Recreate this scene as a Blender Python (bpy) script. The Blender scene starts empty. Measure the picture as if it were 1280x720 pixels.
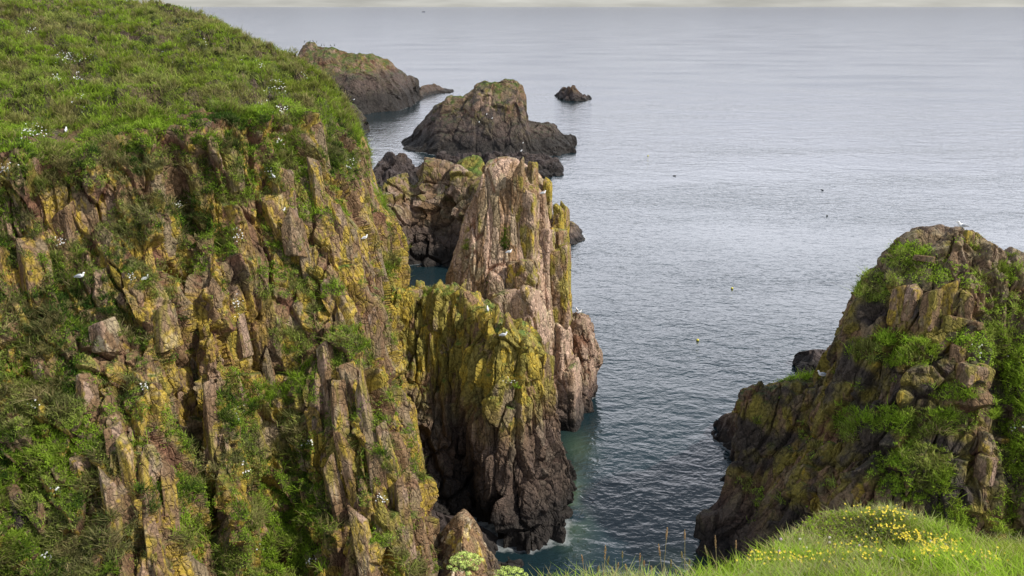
import bpy, math, time
import numpy as np

rng = np.random.default_rng(11)
T0 = time.time()
C = bpy.context.scene.collection

# ------------------------------------------------------------------ camera frame
F_PX, CX, CY = 1108.0, 640.0, 360.0          # focal length in pixels of a 1280 x 720 frame
CAM_Z = 30.0                                 # eye height above the sea
PITCH = math.radians(17.62)
CP, SP = math.cos(PITCH), math.sin(PITCH)


def P(px, py, Y):
    """World point seen at photo pixel (px, py), Y metres ahead of the camera."""
    u, v = (px - CX) / F_PX, (CY - py) / F_PX
    k = Y / (CP + v * SP)
    return np.array([u * k, Y, CAM_Z + (v * CP - SP) * k])


def sea_Y(py, z=0.0):
    v = (CY - py) / F_PX
    return (z - CAM_Z) * (CP + v * SP) / (v * CP - SP)


def project(p):
    d = p - np.array([0, 0, CAM_Z])
    fwd = d[..., 1] * CP - d[..., 2] * SP
    up = d[..., 1] * SP + d[..., 2] * CP
    fwd = np.where(fwd < 0.1, 0.1, fwd)
    return CX + F_PX * d[..., 0] / fwd, CY - F_PX * up / fwd


# ------------------------------------------------------------------ noise
def hsh(ix, iy, iz, seed):
    n = (ix.astype(np.int64) * 374761393 + iy.astype(np.int64) * 668265263 + iz.astype(np.int64) * 1440662683 + seed * 974634777) & 0xFFFFFFFF
    n = ((n ^ (n >> 13)) * 1274126177) & 0xFFFFFFFF
    n = ((n ^ (n >> 15)) * 2246822519) & 0xFFFFFFFF
    n = n ^ (n >> 16)
    return n.astype(np.float64) / 4294967296.0


def vnoise(p, seed=0):
    b = np.floor(p)
    f = p - b
    f = f * f * (3 - 2 * f)
    b = b.astype(np.int64)
    r = 0
    for dx in (0, 1):
        wx = f[..., 0] if dx else 1 - f[..., 0]
        for dy in (0, 1):
            wy = f[..., 1] if dy else 1 - f[..., 1]
            for dz in (0, 1):
                wz = f[..., 2] if dz else 1 - f[..., 2]
                r = r + wx * wy * wz * hsh(b[..., 0] + dx, b[..., 1] + dy, b[..., 2] + dz, seed)
    return r


def fbm(p, seed=0, octaves=4, gain=0.5):
    r, a, s = 0, 1.0, 0
    for k in range(octaves):
        r = r + a * vnoise(p * (2.03 ** k) + 17.3 * k, seed + k)
        s += a
        a *= gain
    return r / s


def worley(p, seed, jit=0.8, power=3.0, second=False):
    """Jointed-block cells: gap between the two nearest, cell randoms and offset from the cell's centre."""
    shp = p.shape[:-1]
    q = p.reshape(-1, 3)
    b = np.floor(q - 0.5).astype(np.int64)
    n = len(q)
    f1, f2 = np.full(n, 1e9), np.full(n, 1e9)
    k1, k2 = np.zeros(n, np.int64), np.zeros(n, np.int64)
    offs = [(x, y, z) for x in (0, 1) for y in (0, 1) for z in (0, 1)]
    for k, (dx, dy, dz) in enumerate(offs):
        c0, c1, c2 = b[:, 0] + dx, b[:, 1] + dy, b[:, 2] + dz
        ds = np.zeros(n)
        for ax, c in enumerate((c0, c1, c2)):
            ds += np.abs(q[:, ax] - c - 0.5 - (hsh(c0, c1, c2, seed + ax) - .5) * jit) ** power
        near = ds < f1
        mid = (~near) & (ds < f2)
        f2 = np.where(near, f1, np.where(mid, ds, f2))
        k2 = np.where(near, k1, np.where(mid, k, k2))
        f1 = np.where(near, ds, f1)
        k1 = np.where(near, k, k1)
    f1, f2 = f1 ** (1 / power), f2 ** (1 / power)
    of = np.array(offs)

    def info(kk):
        c = b + of[kk]
        c0, c1, c2 = c[:, 0], c[:, 1], c[:, 2]
        dl = np.stack([q[:, ax] - c[:, ax] - .5 - (hsh(c0, c1, c2, seed + ax) - .5) * jit for ax in range(3)], -1)
        return [hsh(c0, c1, c2, seed + 10 + m).reshape(shp) for m in range(4)], dl.reshape(shp + (3,))

    rs, dl = info(k1)
    if second:
        rs2, dl2 = info(k2)
        return (f2 - f1).reshape(shp), rs, dl, rs2, dl2
    return (f2 - f1).reshape(shp), rs, dl


def sstep(a, b, x):
    t = np.clip((x - a) / (b - a), 0, 1)
    return t * t * (3 - 2 * t)


def lerp(a, b, t):
    t = np.asarray(t)
    return np.asarray(a) * (1 - t[..., None]) + np.asarray(b) * t[..., None]


def nrm(v):
    return v / np.maximum(np.linalg.norm(v, axis=-1, keepdims=True), 1e-9)


# ------------------------------------------------------------------ lofting
def cr_axis(pts, ts):
    """Catmull-Rom through pts (axis 0) at parameters ts."""
    n = len(pts)
    i = np.clip(np.floor(ts).astype(int), 0, n - 2)
    f = (ts - i).reshape((-1,) + (1,) * (pts.ndim - 1))
    p0, p1, p2, p3 = pts[np.maximum(i - 1, 0)], pts[i], pts[i + 1], pts[np.minimum(i + 2, n - 1)]
    k = 0.38
    m1, m2 = (p2 - p0) * k, (p3 - p1) * k
    f2, f3 = f * f, f * f * f
    return p1 * (2 * f3 - 3 * f2 + 1) + m1 * (f3 - 2 * f2 + f) + p2 * (-2 * f3 + 3 * f2) + m2 * (f3 - f2)


def spread(weights, n):
    w = np.asarray(weights, float)
    cum = np.concatenate([[0], np.cumsum(w)])
    s = np.linspace(0, cum[-1], n)
    return np.interp(s, cum, np.arange(len(cum)))


def loft(guides, nu, nv):
    g = np.array(guides)                                   # (G, K, 3)
    px, py = project(g)
    wu = np.hypot(np.diff(px, axis=0), np.diff(py, axis=0))
    d3 = np.linalg.norm(np.diff(g, axis=0), axis=-1) * F_PX / np.median(g[:, :, 1])
    wu = np.median(np.maximum(wu, .62 * d3)[:, 2:], 1)
    wv = np.hypot(np.diff(px, axis=1), np.diff(py, axis=1)).mean(0)
    wu = np.clip(wu, 0.15 * np.median(wu), 4 * np.median(wu))
    wv = np.clip(wv, 0.12 * np.median(wv), 3 * np.median(wv))
    tu, tv = spread(wu, nu), spread(wv, nv)
    a = cr_axis(g, tu)                                     # (nu, K, 3)
    a = cr_axis(np.swapaxes(a, 0, 1), tv)                  # (nv, nu, 3)
    return np.swapaxes(a, 0, 1), tu, tv


def grid_normals(V):
    du = np.gradient(V, axis=0)
    dv = np.gradient(V, axis=1)
    return nrm(np.cross(dv, du))


def link(o, parent=None):
    C.objects.link(o)
    if parent is not None:
        o.parent = parent
    return o


def mesh_from(name, verts, quads=None, tris=None, cols=None, mat=None, smooth=True):
    me = bpy.data.meshes.new(name)
    verts = np.asarray(verts, np.float32).reshape(-1, 3)
    loops, starts, tot = [], [], 0
    for fs, k in ((quads, 4), (tris, 3)):
        if fs is not None and len(fs):
            fs = np.asarray(fs, np.int32).reshape(-1, k)
            loops.append(fs.ravel())
            starts.append(tot + np.arange(len(fs), dtype=np.int32) * k)
            tot += fs.size
    loops = np.concatenate(loops)
    starts = np.concatenate(starts)
    me.vertices.add(len(verts))
    me.vertices.foreach_set('co', verts.ravel())
    me.loops.add(len(loops))
    me.loops.foreach_set('vertex_index', loops)
    me.polygons.add(len(starts))
    me.polygons.foreach_set('loop_start', starts)
    me.polygons.foreach_set('use_smooth', np.full(len(starts), smooth))
    me.update(calc_edges=True)
    if cols is not None:
        at = me.color_attributes.new('Col', 'FLOAT_COLOR', 'POINT')
        cols = np.asarray(cols)
        c = np.ones((len(verts), 4), np.float32)
        c[:, :cols.shape[-1]] = cols.reshape(-1, cols.shape[-1])
        at.data.foreach_set('color', c.ravel())
    if mat:
        me.materials.append(mat)
    return me


def grid_mesh(name, V, cols, mat, smooth=True):
    nu, nv = V.shape[:2]
    idx = np.arange(nu * nv).reshape(nu, nv)
    q = np.stack([idx[:-1, :-1], idx[:-1, 1:], idx[1:, 1:], idx[1:, :-1]], -1).reshape(-1, 4)
    return mesh_from(name, V, quads=q, cols=cols, mat=mat, smooth=smooth)


# ------------------------------------------------------------------ tags
def tag(o, label=None, cat=None, group=None, kind=None):
    if label:
        o['label'] = label
    if cat:
        o['category'] = cat
    if group:
        o['group'] = group
    if kind:
        o['kind'] = kind
    return o


def empty(name, loc, rz=0.0):
    o = bpy.data.objects.new(name, None)
    o.empty_display_size = 0.3
    o.location = loc
    o.rotation_euler = (0, 0, rz)
    return link(o)


def obj(name, me, parent=None, loc=(0, 0, 0)):
    o = bpy.data.objects.new(name, me)
    o.location = loc
    return link(o, parent)


def copy_tree(o, parent=None):
    c = o.copy()
    link(c, parent)
    for ch in o.children:
        copy_tree(ch, c)
    return c


# ------------------------------------------------------------------ materials
def new_mat(name):
    m = bpy.data.materials.new(name)
    m.use_nodes = True
    nt = m.node_tree
    nt.nodes.clear()
    out = nt.nodes.new('ShaderNodeOutputMaterial')
    return m, nt, out


def nd(nt, t, **kw):
    n = nt.nodes.new(t)
    for k, v in kw.items():
        if k.startswith('i_'):
            n.inputs[k[2:].replace('_', ' ')].default_value = v
        else:
            setattr(n, k, v)
    return n


def rock_material(name, rough=0.85, bump=0.75, scale=7.0, spec=0.25, joints=0.0, lean=.2):
    m, nt, out = new_mat(name)
    at = nd(nt, 'ShaderNodeAttribute', attribute_name='Col')
    geo = nd(nt, 'ShaderNodeNewGeometry')
    n1 = nd(nt, 'ShaderNodeTexNoise')
    n1.inputs['Scale'].default_value = scale
    n1.inputs['Detail'].default_value = 6
    n1.inputs['Roughness'].default_value = 0.65
    n2 = nd(nt, 'ShaderNodeTexNoise')
    n2.inputs['Scale'].default_value = scale * 3.7
    n2.inputs['Detail'].default_value = 4
    nt.links.new(geo.outputs['Position'], n1.inputs['Vector'])
    nt.links.new(geo.outputs['Position'], n2.inputs['Vector'])
    mr = nd(nt, 'ShaderNodeMapRange')
    mr.inputs['From Min'].default_value = 0.3
    mr.inputs['From Max'].default_value = 0.7
    mr.inputs['To Min'].default_value = 0.48
    mr.inputs['To Max'].default_value = 1.52
    nt.links.new(n1.outputs['Fac'], mr.inputs['Value'])
    mul = nd(nt, 'ShaderNodeVectorMath', operation='SCALE')
    nt.links.new(at.outputs['Color'], mul.inputs[0])
    nt.links.new(mr.outputs['Result'], mul.inputs['Scale'])
    ad = nd(nt, 'ShaderNodeMath', operation='ADD')
    nt.links.new(n1.outputs['Fac'], ad.inputs[0])
    m2 = nd(nt, 'ShaderNodeMath', operation='MULTIPLY')
    m2.inputs[1].default_value = 0.4
    nt.links.new(n2.outputs['Fac'], m2.inputs[0])
    nt.links.new(m2.outputs[0], ad.inputs[1])
    colour, height = mul.outputs[0], ad.outputs[0]
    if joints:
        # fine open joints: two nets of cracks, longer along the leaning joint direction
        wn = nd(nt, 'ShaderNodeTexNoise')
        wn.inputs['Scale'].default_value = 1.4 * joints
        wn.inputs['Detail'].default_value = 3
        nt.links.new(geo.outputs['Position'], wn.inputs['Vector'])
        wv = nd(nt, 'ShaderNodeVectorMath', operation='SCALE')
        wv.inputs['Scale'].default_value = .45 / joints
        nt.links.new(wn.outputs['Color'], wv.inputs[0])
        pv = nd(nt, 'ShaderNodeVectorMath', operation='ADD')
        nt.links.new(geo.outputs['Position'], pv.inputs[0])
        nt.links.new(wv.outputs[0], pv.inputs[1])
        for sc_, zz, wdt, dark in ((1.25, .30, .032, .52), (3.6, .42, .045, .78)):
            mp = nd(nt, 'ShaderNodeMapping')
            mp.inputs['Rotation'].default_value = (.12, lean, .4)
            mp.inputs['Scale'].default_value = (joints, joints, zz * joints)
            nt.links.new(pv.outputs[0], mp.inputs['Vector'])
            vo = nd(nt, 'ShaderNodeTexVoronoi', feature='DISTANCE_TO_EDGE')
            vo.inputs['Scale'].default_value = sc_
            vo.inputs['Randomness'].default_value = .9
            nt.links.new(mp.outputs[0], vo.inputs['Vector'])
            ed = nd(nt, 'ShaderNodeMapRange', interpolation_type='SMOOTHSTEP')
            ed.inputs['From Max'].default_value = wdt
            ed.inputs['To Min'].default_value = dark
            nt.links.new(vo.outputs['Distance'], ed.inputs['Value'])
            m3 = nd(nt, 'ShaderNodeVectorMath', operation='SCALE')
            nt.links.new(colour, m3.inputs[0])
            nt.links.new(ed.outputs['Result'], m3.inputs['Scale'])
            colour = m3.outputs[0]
            eh = nd(nt, 'ShaderNodeMapRange', interpolation_type='SMOOTHSTEP')
            eh.inputs['From Max'].default_value = wdt * 2.2
            eh.inputs['To Max'].default_value = .8
            nt.links.new(vo.outputs['Distance'], eh.inputs['Value'])
            a3 = nd(nt, 'ShaderNodeMath', operation='ADD')
            nt.links.new(height, a3.inputs[0])
            nt.links.new(eh.outputs['Result'], a3.inputs[1])
            height = a3.outputs[0]
    bp = nd(nt, 'ShaderNodeBump')
    bp.inputs['Strength'].default_value = bump
    bp.inputs['Distance'].default_value = 0.12
    nt.links.new(height, bp.inputs['Height'])
    bs = nd(nt, 'ShaderNodeBsdfPrincipled')
    bs.inputs['Roughness'].default_value = rough
    bs.inputs['Specular IOR Level'].default_value = spec
    nt.links.new(colour, bs.inputs['Base Color'])
    nt.links.new(bp.outputs['Normal'], bs.inputs['Normal'])
    nt.links.new(bs.outputs[0], out.inputs['Surface'])
    return m


def leaf_material(name, transl=0.38):
    m, nt, out = new_mat(name)
    at = nd(nt, 'ShaderNodeAttribute', attribute_name='Col')
    geo = nd(nt, 'ShaderNodeNewGeometry')
    n1 = nd(nt, 'ShaderNodeTexNoise')
    n1.inputs['Scale'].default_value = 1.3
    n1.inputs['Detail'].default_value = 3
    nt.links.new(geo.outputs['Position'], n1.inputs['Vector'])
    mr = nd(nt, 'ShaderNodeMapRange')
    mr.inputs['From Min'].default_value = 0.3
    mr.inputs['From Max'].default_value = 0.7
    mr.inputs['To Min'].default_value = 0.75
    mr.inputs['To Max'].default_value = 1.25
    nt.links.new(n1.outputs['Fac'], mr.inputs['Value'])
    mul = nd(nt, 'ShaderNodeVectorMath', operation='SCALE')
    nt.links.new(at.outputs['Color'], mul.inputs[0])
    nt.links.new(mr.outputs['Result'], mul.inputs['Scale'])
    d = nd(nt, 'ShaderNodeBsdfDiffuse')
    t = nd(nt, 'ShaderNodeBsdfTranslucent')
    mx = nd(nt, 'ShaderNodeMixShader')
    mx.inputs[0].default_value = transl
    nt.links.new(mul.outputs[0], d.inputs['Color'])
    nt.links.new(mul.outputs[0], t.inputs['Color'])
    nt.links.new(d.outputs[0], mx.inputs[1])
    nt.links.new(t.outputs[0], mx.inputs[2])
    nt.links.new(mx.outputs[0], out.inputs['Surface'])
    return m


def plain_material(name, col, rough=0.6, var=0.2, scale=30.0):
    m, nt, out = new_mat(name)
    n1 = nd(nt, 'ShaderNodeTexNoise')
    n1.inputs['Scale'].default_value = scale
    tc = nd(nt, 'ShaderNodeTexCoord')
    nt.links.new(tc.outputs['Object'], n1.inputs['Vector'])
    rp = nd(nt, 'ShaderNodeValToRGB')
    rp.color_ramp.elements[0].position = 0.3
    rp.color_ramp.elements[1].position = 0.7
    rp.color_ramp.elements[0].color = tuple(c * (1 - var) for c in col) + (1,)
    rp.color_ramp.elements[1].color = tuple(min(1, c * (1 + var)) for c in col) + (1,)
    nt.links.new(n1.outputs['Fac'], rp.inputs['Fac'])
    bs = nd(nt, 'ShaderNodeBsdfPrincipled')
    bs.inputs['Roughness'].default_value = rough
    nt.links.new(rp.outputs[0], bs.inputs['Base Color'])
    nt.links.new(bs.outputs[0], out.inputs['Surface'])
    return m


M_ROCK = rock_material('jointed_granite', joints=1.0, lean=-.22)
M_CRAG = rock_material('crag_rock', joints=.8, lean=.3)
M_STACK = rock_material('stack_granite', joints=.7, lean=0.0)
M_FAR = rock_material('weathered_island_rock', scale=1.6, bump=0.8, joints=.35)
M_EARTH = rock_material('turf_earth', rough=0.95, bump=0.6, scale=4.0, spec=0.1)
M_LEAF = leaf_material('grass_blades')

# rock colours (linear reflectance)
PINK = np.array([.275, .188, .135])
BROWN = np.array([.150, .092, .048])
GREY = np.array([.175, .140, .085])
PALE = np.array([.40, .33, .225])
OCHRE = np.array([.285, .200, .026])
OLIVE = np.array([.165, .140, .022])
SOIL = np.array([.135, .068, .040])
MOSS = np.array([.075, .105, .018])
TIDE = np.array([.022, .019, .017])
PURPLE = np.array([.048, .037, .034])


def rot_axis(lean_x, lean_y=0.0, spin=0.3):
    """Rows are the joint axes; the third leans from the vertical."""
    z = nrm(np.array([lean_x, lean_y, 1.0]))
    x = nrm(np.cross(np.array([math.sin(spin), math.cos(spin), 0]), z))
    y = np.cross(z, x)
    return np.stack([x, y, z])


def rock_field(V, R, levels, seed):
    """Block-jointed relief: displacement, crack closeness and per-block randoms."""
    q = V @ R.T
    ws = np.array([.33, .33, .10]) / max(1.0, levels[0][0] / 1.6)
    warp = np.stack([vnoise(q * ws + 3.1, seed + 70), vnoise(q * ws + 9.7, seed + 80), vnoise(q * ws * 2 + 5.5, seed + 90)], -1) - .5
    D = 0
    cracks, rnd = [], []
    hu = np.linalg.norm(np.gradient(V, axis=0), axis=-1)
    hv = np.linalg.norm(np.gradient(V, axis=1), axis=-1)
    h = np.maximum(hu, hv)                                 # spacing of the mesh: no edge sharper than it can carry
    for k, (sx, sy, sz, amp, tilt, crack, cw) in enumerate(levels):
        gap, rs, dl, rs2, dl2 = worley((q + warp * 1.1 * sx) / np.array([sx, sy, sz]), seed + 31 * k, .9, 7.0, True)

        def face(rs, dl):
            return amp * (rs[0] - .5) * 2 + tilt * amp * ((rs[1] - .5) * dl[..., 0] + (rs[2] - .5) * dl[..., 1] + .5 * (rs[3] - .5) * dl[..., 2]) * 3.4

        wd = np.clip(2.0 * h / sx, .02, 1.0)
        b = .5 + .5 * sstep(0, wd, gap)
        d = face(rs, dl) * b + face(rs2, dl2) * (1 - b)
        c = 1 - sstep(0, np.maximum(cw, wd), gap)
        fade = 1 - sstep(.2, .40, h / sx)
        D = D + (d - crack * c * np.clip(cw / wd, 0, 1)) * fade
        cracks.append(c)
        rnd.append(rs)
    return D, cracks, rnd


LV_CLIFF = [(1.5, 1.5, 5.2, .46, .9, .50, .08), (.66, .66, 2.3, .25, .9, .24, .10), (.30, .30, .85, .09, .8, .06, .15)]
LV_ISLE = [(4.6, 4.6, 9.0, .75, .8, .5, .10), (1.9, 1.9, 3.6, .38, .9, .22, .12), (.8, .8, 1.3, .18, .8, .10, .15)]


def rock_colour(V, N, rnd, cracks, seed, lichen=.5, olive=.4, pink=.5, pale=.25, moss=.3, soil=.2, tide=2.2, wet=2.5, dark=0.0, lichen_low=None, gain=1.0):
    n0 = fbm(V * .35, seed, 4)
    n1 = fbm(V * 1.1, seed + 5, 4)
    n2 = fbm(V * np.array([3., 3., 1.0]), seed + 9, 4)
    r0, r1 = rnd[0], rnd[1]
    c = lerp(BROWN, PINK, sstep(.75 - pink * .5, 1.05 - pink * .5, n0 * .8 + r1[1] * .4))
    c = lerp(c, GREY, sstep(.5, .8, r1[2] * .6 + n1 * .4) * .7)
    c = lerp(c, PALE, sstep(1.0 - pale * .6, 1.25 - pale * .6, r1[3] * .55 + n2 * .6) * .9)
    c = lerp(c, SOIL, sstep(.8 - soil * .5, 1.05 - soil * .5, fbm(V * .8 + 40, seed + 21, 3) + .35 * cracks[0]))
    up = N[..., 2]
    hgt = np.ones(V.shape[:-1]) if lichen_low is None else sstep(lichen_low, lichen_low + 3.5, V[..., 2] + 2.5 * (n1 - .5))
    lo = sstep(1.04 - olive * .62, 1.18 - olive * .62, n0 * .55 + n2 * .45 + r1[0] * .3) * hgt
    c = lerp(c, OLIVE, lo * .85)
    lm = (.35 + .65 * sstep(.4, .6, fbm(V * 6., seed + 44, 2))) * sstep(1.10 - lichen * .62, 1.14 - lichen * .62, fbm(V * .7 + 11, seed + 33, 3) * .5 + n2 * .35 + r1[3] * .45) * hgt
    c = lerp(c, OCHRE, lm * .9)
    c = lerp(c, MOSS, sstep(.95 - moss * .7, 1.15 - moss * .7, np.clip(up, 0, 1) * .55 + n1 * .6) * hgt)
    c = c * gain * 1.22
    if dark:
        c = lerp(c, PURPLE, sstep(.9 - dark * .8, 1.1 - dark * .8, n0 * .6 + n1 * .5) * .95)
    z = V[..., 2] + 1.6 * (n1 - .5) + .9 * (n2 - .5)
    c = lerp(c, PURPLE * 1.15, (1 - sstep(tide, tide + wet, z)) * .8)
    c = lerp(c, TIDE, (1 - sstep(tide * .35, tide * .9, z)) * .92)
    return np.clip(c * (.72 + .56 * fbm(V * 5., seed + 50, 2))[..., None], 0.004, .8)


REG = {}                                                   # surfaces by name, for anything that stands on them


def mass(name, guides, nu, nv, R, levels, seed, back=(4, 10), bdrop=.6, end=4.0, col={}, amp=1.0, mat=None, close=True, ampmask=None, parent=None, colfn=None, lump=0.0):
    """Rock body lofted from guide lines given as (px, py, Y); closed behind, at both ends and below the water."""
    gs = []
    for g in guides:
        pts = [P(*k) if len(k) == 3 else np.array(k[1:]) for k in g]
        p0 = pts[0]
        away = np.array([p0[0], p0[1], 0]) / p0[1]
        b1 = p0 + away * back[0] - np.array([0, 0, bdrop * back[0]])
        b2 = p0 + away * back[1]
        b2[2] = -2.0
        e = pts[-1]
        pts.append(np.array([e[0], e[1] - .25 * max(e[2], 0) - .2, min(-2.0, e[2] - .6)]))
        gs.append([b2, b1] + pts)
    g = np.array(gs)
    if close:
        xm = g[:, :, 0].mean()
        a, b = g[0].copy(), g[-1].copy()
        for q in (a, b):
            q[:, 0] *= (q[:, 1] + end) / q[:, 1]
            q[:, 1] += end
            q[:, 2] -= .5 * end
        a[:, 0] += .2 * end
        b[:, 0] -= .2 * end
        a2, b2 = a.copy(), b.copy()
        for q in (a2, b2):
            q[:, 2] = np.minimum(q[:, 2] * .4, q[:, 2])
            q[:, 1] += end * .8
        g = np.concatenate([[a2, a], g, [b, b2]])
    V, tu, tv = loft(g, nu, nv)
    N = grid_normals(V)
    Ns = N
    if lump:
        V = V + Ns * ((fbm(V * .33, seed + 3, 3) - .5) * 2 * lump)[..., None]
    D, cr, rnd = rock_field(V, R, levels, seed)
    am = np.full(V.shape[:2], amp)
    if ampmask is not None:
        am = am * ampmask(V, tu, tv)
    W = V + Ns * (D * am)[..., None]
    N2 = grid_normals(W)
    kw = dict(col)
    cols = rock_colour(W, N2, rnd, cr, seed, **kw)
    if colfn:
        W, cols = colfn(W, N2, cols, tu, tv)
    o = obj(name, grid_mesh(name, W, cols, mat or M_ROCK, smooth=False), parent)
    REG.setdefault(name, []).append((W, N2, tu, tv))
    return o, W, N2, tu, tv


# ================================================================== HEADLAND (left)
sky_k = [
    [(-200, 4, 82), (-200, 90, 58), (-190, 188, 43), (-175, 275, 40.5), (-165, 370, 38.5), (-155, 470, 36.4), (-150, 590, 33.8), (-150, 720, 31.3), (-150, 900, 28)],
    [(0, 5, 82), (0, 90, 58), (0, 190, 43), (5, 270, 40.8), (10, 370, 38.8), (10, 470, 36.6), (10, 590, 34), (10, 720, 31.5), (10, 900, 28)],
    [(110, 3, 85), (110, 90, 60), (110, 192, 44), (115, 270, 42.3), (125, 370, 40.2), (130, 470, 37.8), (135, 590, 35), (150, 720, 32.3), (150, 900, 29)],
    [(165, 9, 86), (170, 88, 61), (180, 166, 46), (190, 260, 43.5), (185, 360, 41), (190, 450, 38.4), (190, 580, 35.2), (200, 720, 32.2), (205, 900, 29.5)],
    [(205, 14, 85), (205, 85, 62), (215, 150, 48), (222, 260, 45.8), (228, 360, 44), (236, 450, 41.8), (246, 580, 38.5), (262, 720, 35.3), (270, 900, 31)],
    [(240, 21, 85), (245, 78, 63), (265, 142, 49), (268, 250, 46), (262, 350, 43.1), (264, 450, 40.3), (287, 580, 37.4), (300, 720, 34.8), (310, 900, 31)],
    [(275, 34, 80), (285, 85, 63), (305, 142, 50), (312, 240, 47.5), (318, 340, 45.2), (325, 450, 43.2), (340, 580, 40.7), (360, 720, 38), (370, 900, 33)],
    [(325, 62, 73), (340, 95, 63), (355, 142, 52), (360, 230, 49), (370, 330, 46.2), (380, 440, 43.4), (400, 570, 40.6), (415, 720, 37.5), (420, 900, 33)],
    [(373, 83, 68), (388, 110, 62), (400, 150, 55), (405, 220, 51), (415, 310, 47.3), (430, 420, 43.3), (450, 560, 39.6), (470, 720, 36.4), (470, 900, 32)],
    [(403, 102, 66), (418, 128, 62), (428, 165, 57.5), (438, 235, 53), (448, 320, 49), (466, 430, 44.8), (492, 560, 41), (520, 720, 37.4), (520, 900, 33)],
    [(428, 132, 65), (440, 158, 62), (448, 190, 59), (458, 250, 55.5), (466, 330, 51.8), (482, 440, 47.2), (518, 580, 43), (545, 720, 39.6), (550, 900, 35)],
    [(446, 165, 65), (457, 205, 63), (466, 245, 61), (476, 290, 58.5), (484, 340, 56.5), (492, 420, 54), (527, 590, 48.5), (550, 700, 45), (560, 800, 42)],
    [(462, 198, 67), (476, 240, 66), (487, 280, 64), (497, 325, 62), (502, 362, 60), (508, 420, 57.5), (538, 590, 52), (556, 690, 47), (565, 740, 44)],
]


def head_amp(V, tu, tv):
    # knots: 0 base-back, 1 back, 2 skyline, 3 mid grass, 4 rim, 5.. face
    t = np.broadcast_to(tv, V.shape[:2])
    rim = 3.95 + .35 * (fbm(V * .25, 400, 3) - .5) * 2
    return .06 + .94 * sstep(rim - .18, rim + .25, t)


GRASS_BASE = np.array([.070, .085, .018])
VEG_HEAD = [  # px, py, rx, ry, weight : plants rooted on the face
    (35, 560, 120, 120, 1.15), (60, 690, 110, 70, 1.1), (20, 300, 45, 40, .9), (75, 335, 45, 55, .95), (115, 395, 60, 40, .7), (20, 430, 60, 50, .6),
    (240, 620, 30, 75, 1.2), (300, 705, 40, 40, 1.1), (350, 655, 75, 85, 1.0), (300, 560, 30, 60, .8), (288, 500, 28, 45, .7), (430, 438, 42, 26, .9),
    (352, 352, 50, 28, .6), (345, 205, 60, 40, .75), (425, 195, 30, 55, .8), (165, 270, 36, 45, .6), (235, 275, 40, 50, .65), (290, 232, 50, 30, .6),
    (330, 140, 70, 30, .9), (275, 300, 32, 26, .6), (476, 540, 13, 75, .8), (150, 480, 25, 20, .6), (220, 205, 50, 30, .6), (60, 225, 60, 30, .55),
    (385, 255, 30, 30, .5), (210, 430, 14, 60, .35), (255, 180, 40, 20, .5), (170, 200, 40, 30, .5), (380, 470, 20, 40, .6), (370, 560, 25, 50, .6), (455, 600, 12, 50, .4)]


def ell(V, lst):
    px, py = project(V)
    w = np.zeros(V.shape[:-1])
    for a, b, rx, ry, k in lst:
        w = np.maximum(w, k * (1 - sstep(.45, 1.15, np.hypot((px - a) / rx, (py - b) / ry))))
    return w


HEAD = {}
HOLLOWS = [(136, 101, 30, 7, 1), (96, 91, 16, 7, 1), (105, 86, 10, 6, 1), (200, 130, 22, 10, 1), (285, 128, 46, 11, 1), (62, 151, 14, 8, 1), (78, 122, 10, 6, .9), (30, 168, 16, 10, .9), (205, 72, 16, 5, .9), (112, 50, 12, 4, .9), (215, 52, 16, 5, .9), (255, 168, 30, 8, .9), (165, 186, 18, 8, .9), (20, 24, 14, 4, .8), (60, 60, 14, 4, .7), (320, 110, 14, 5, .7), (240, 100, 20, 5, .7), (30, 110, 16, 5, .8), (150, 150, 16, 6, .8)]


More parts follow.
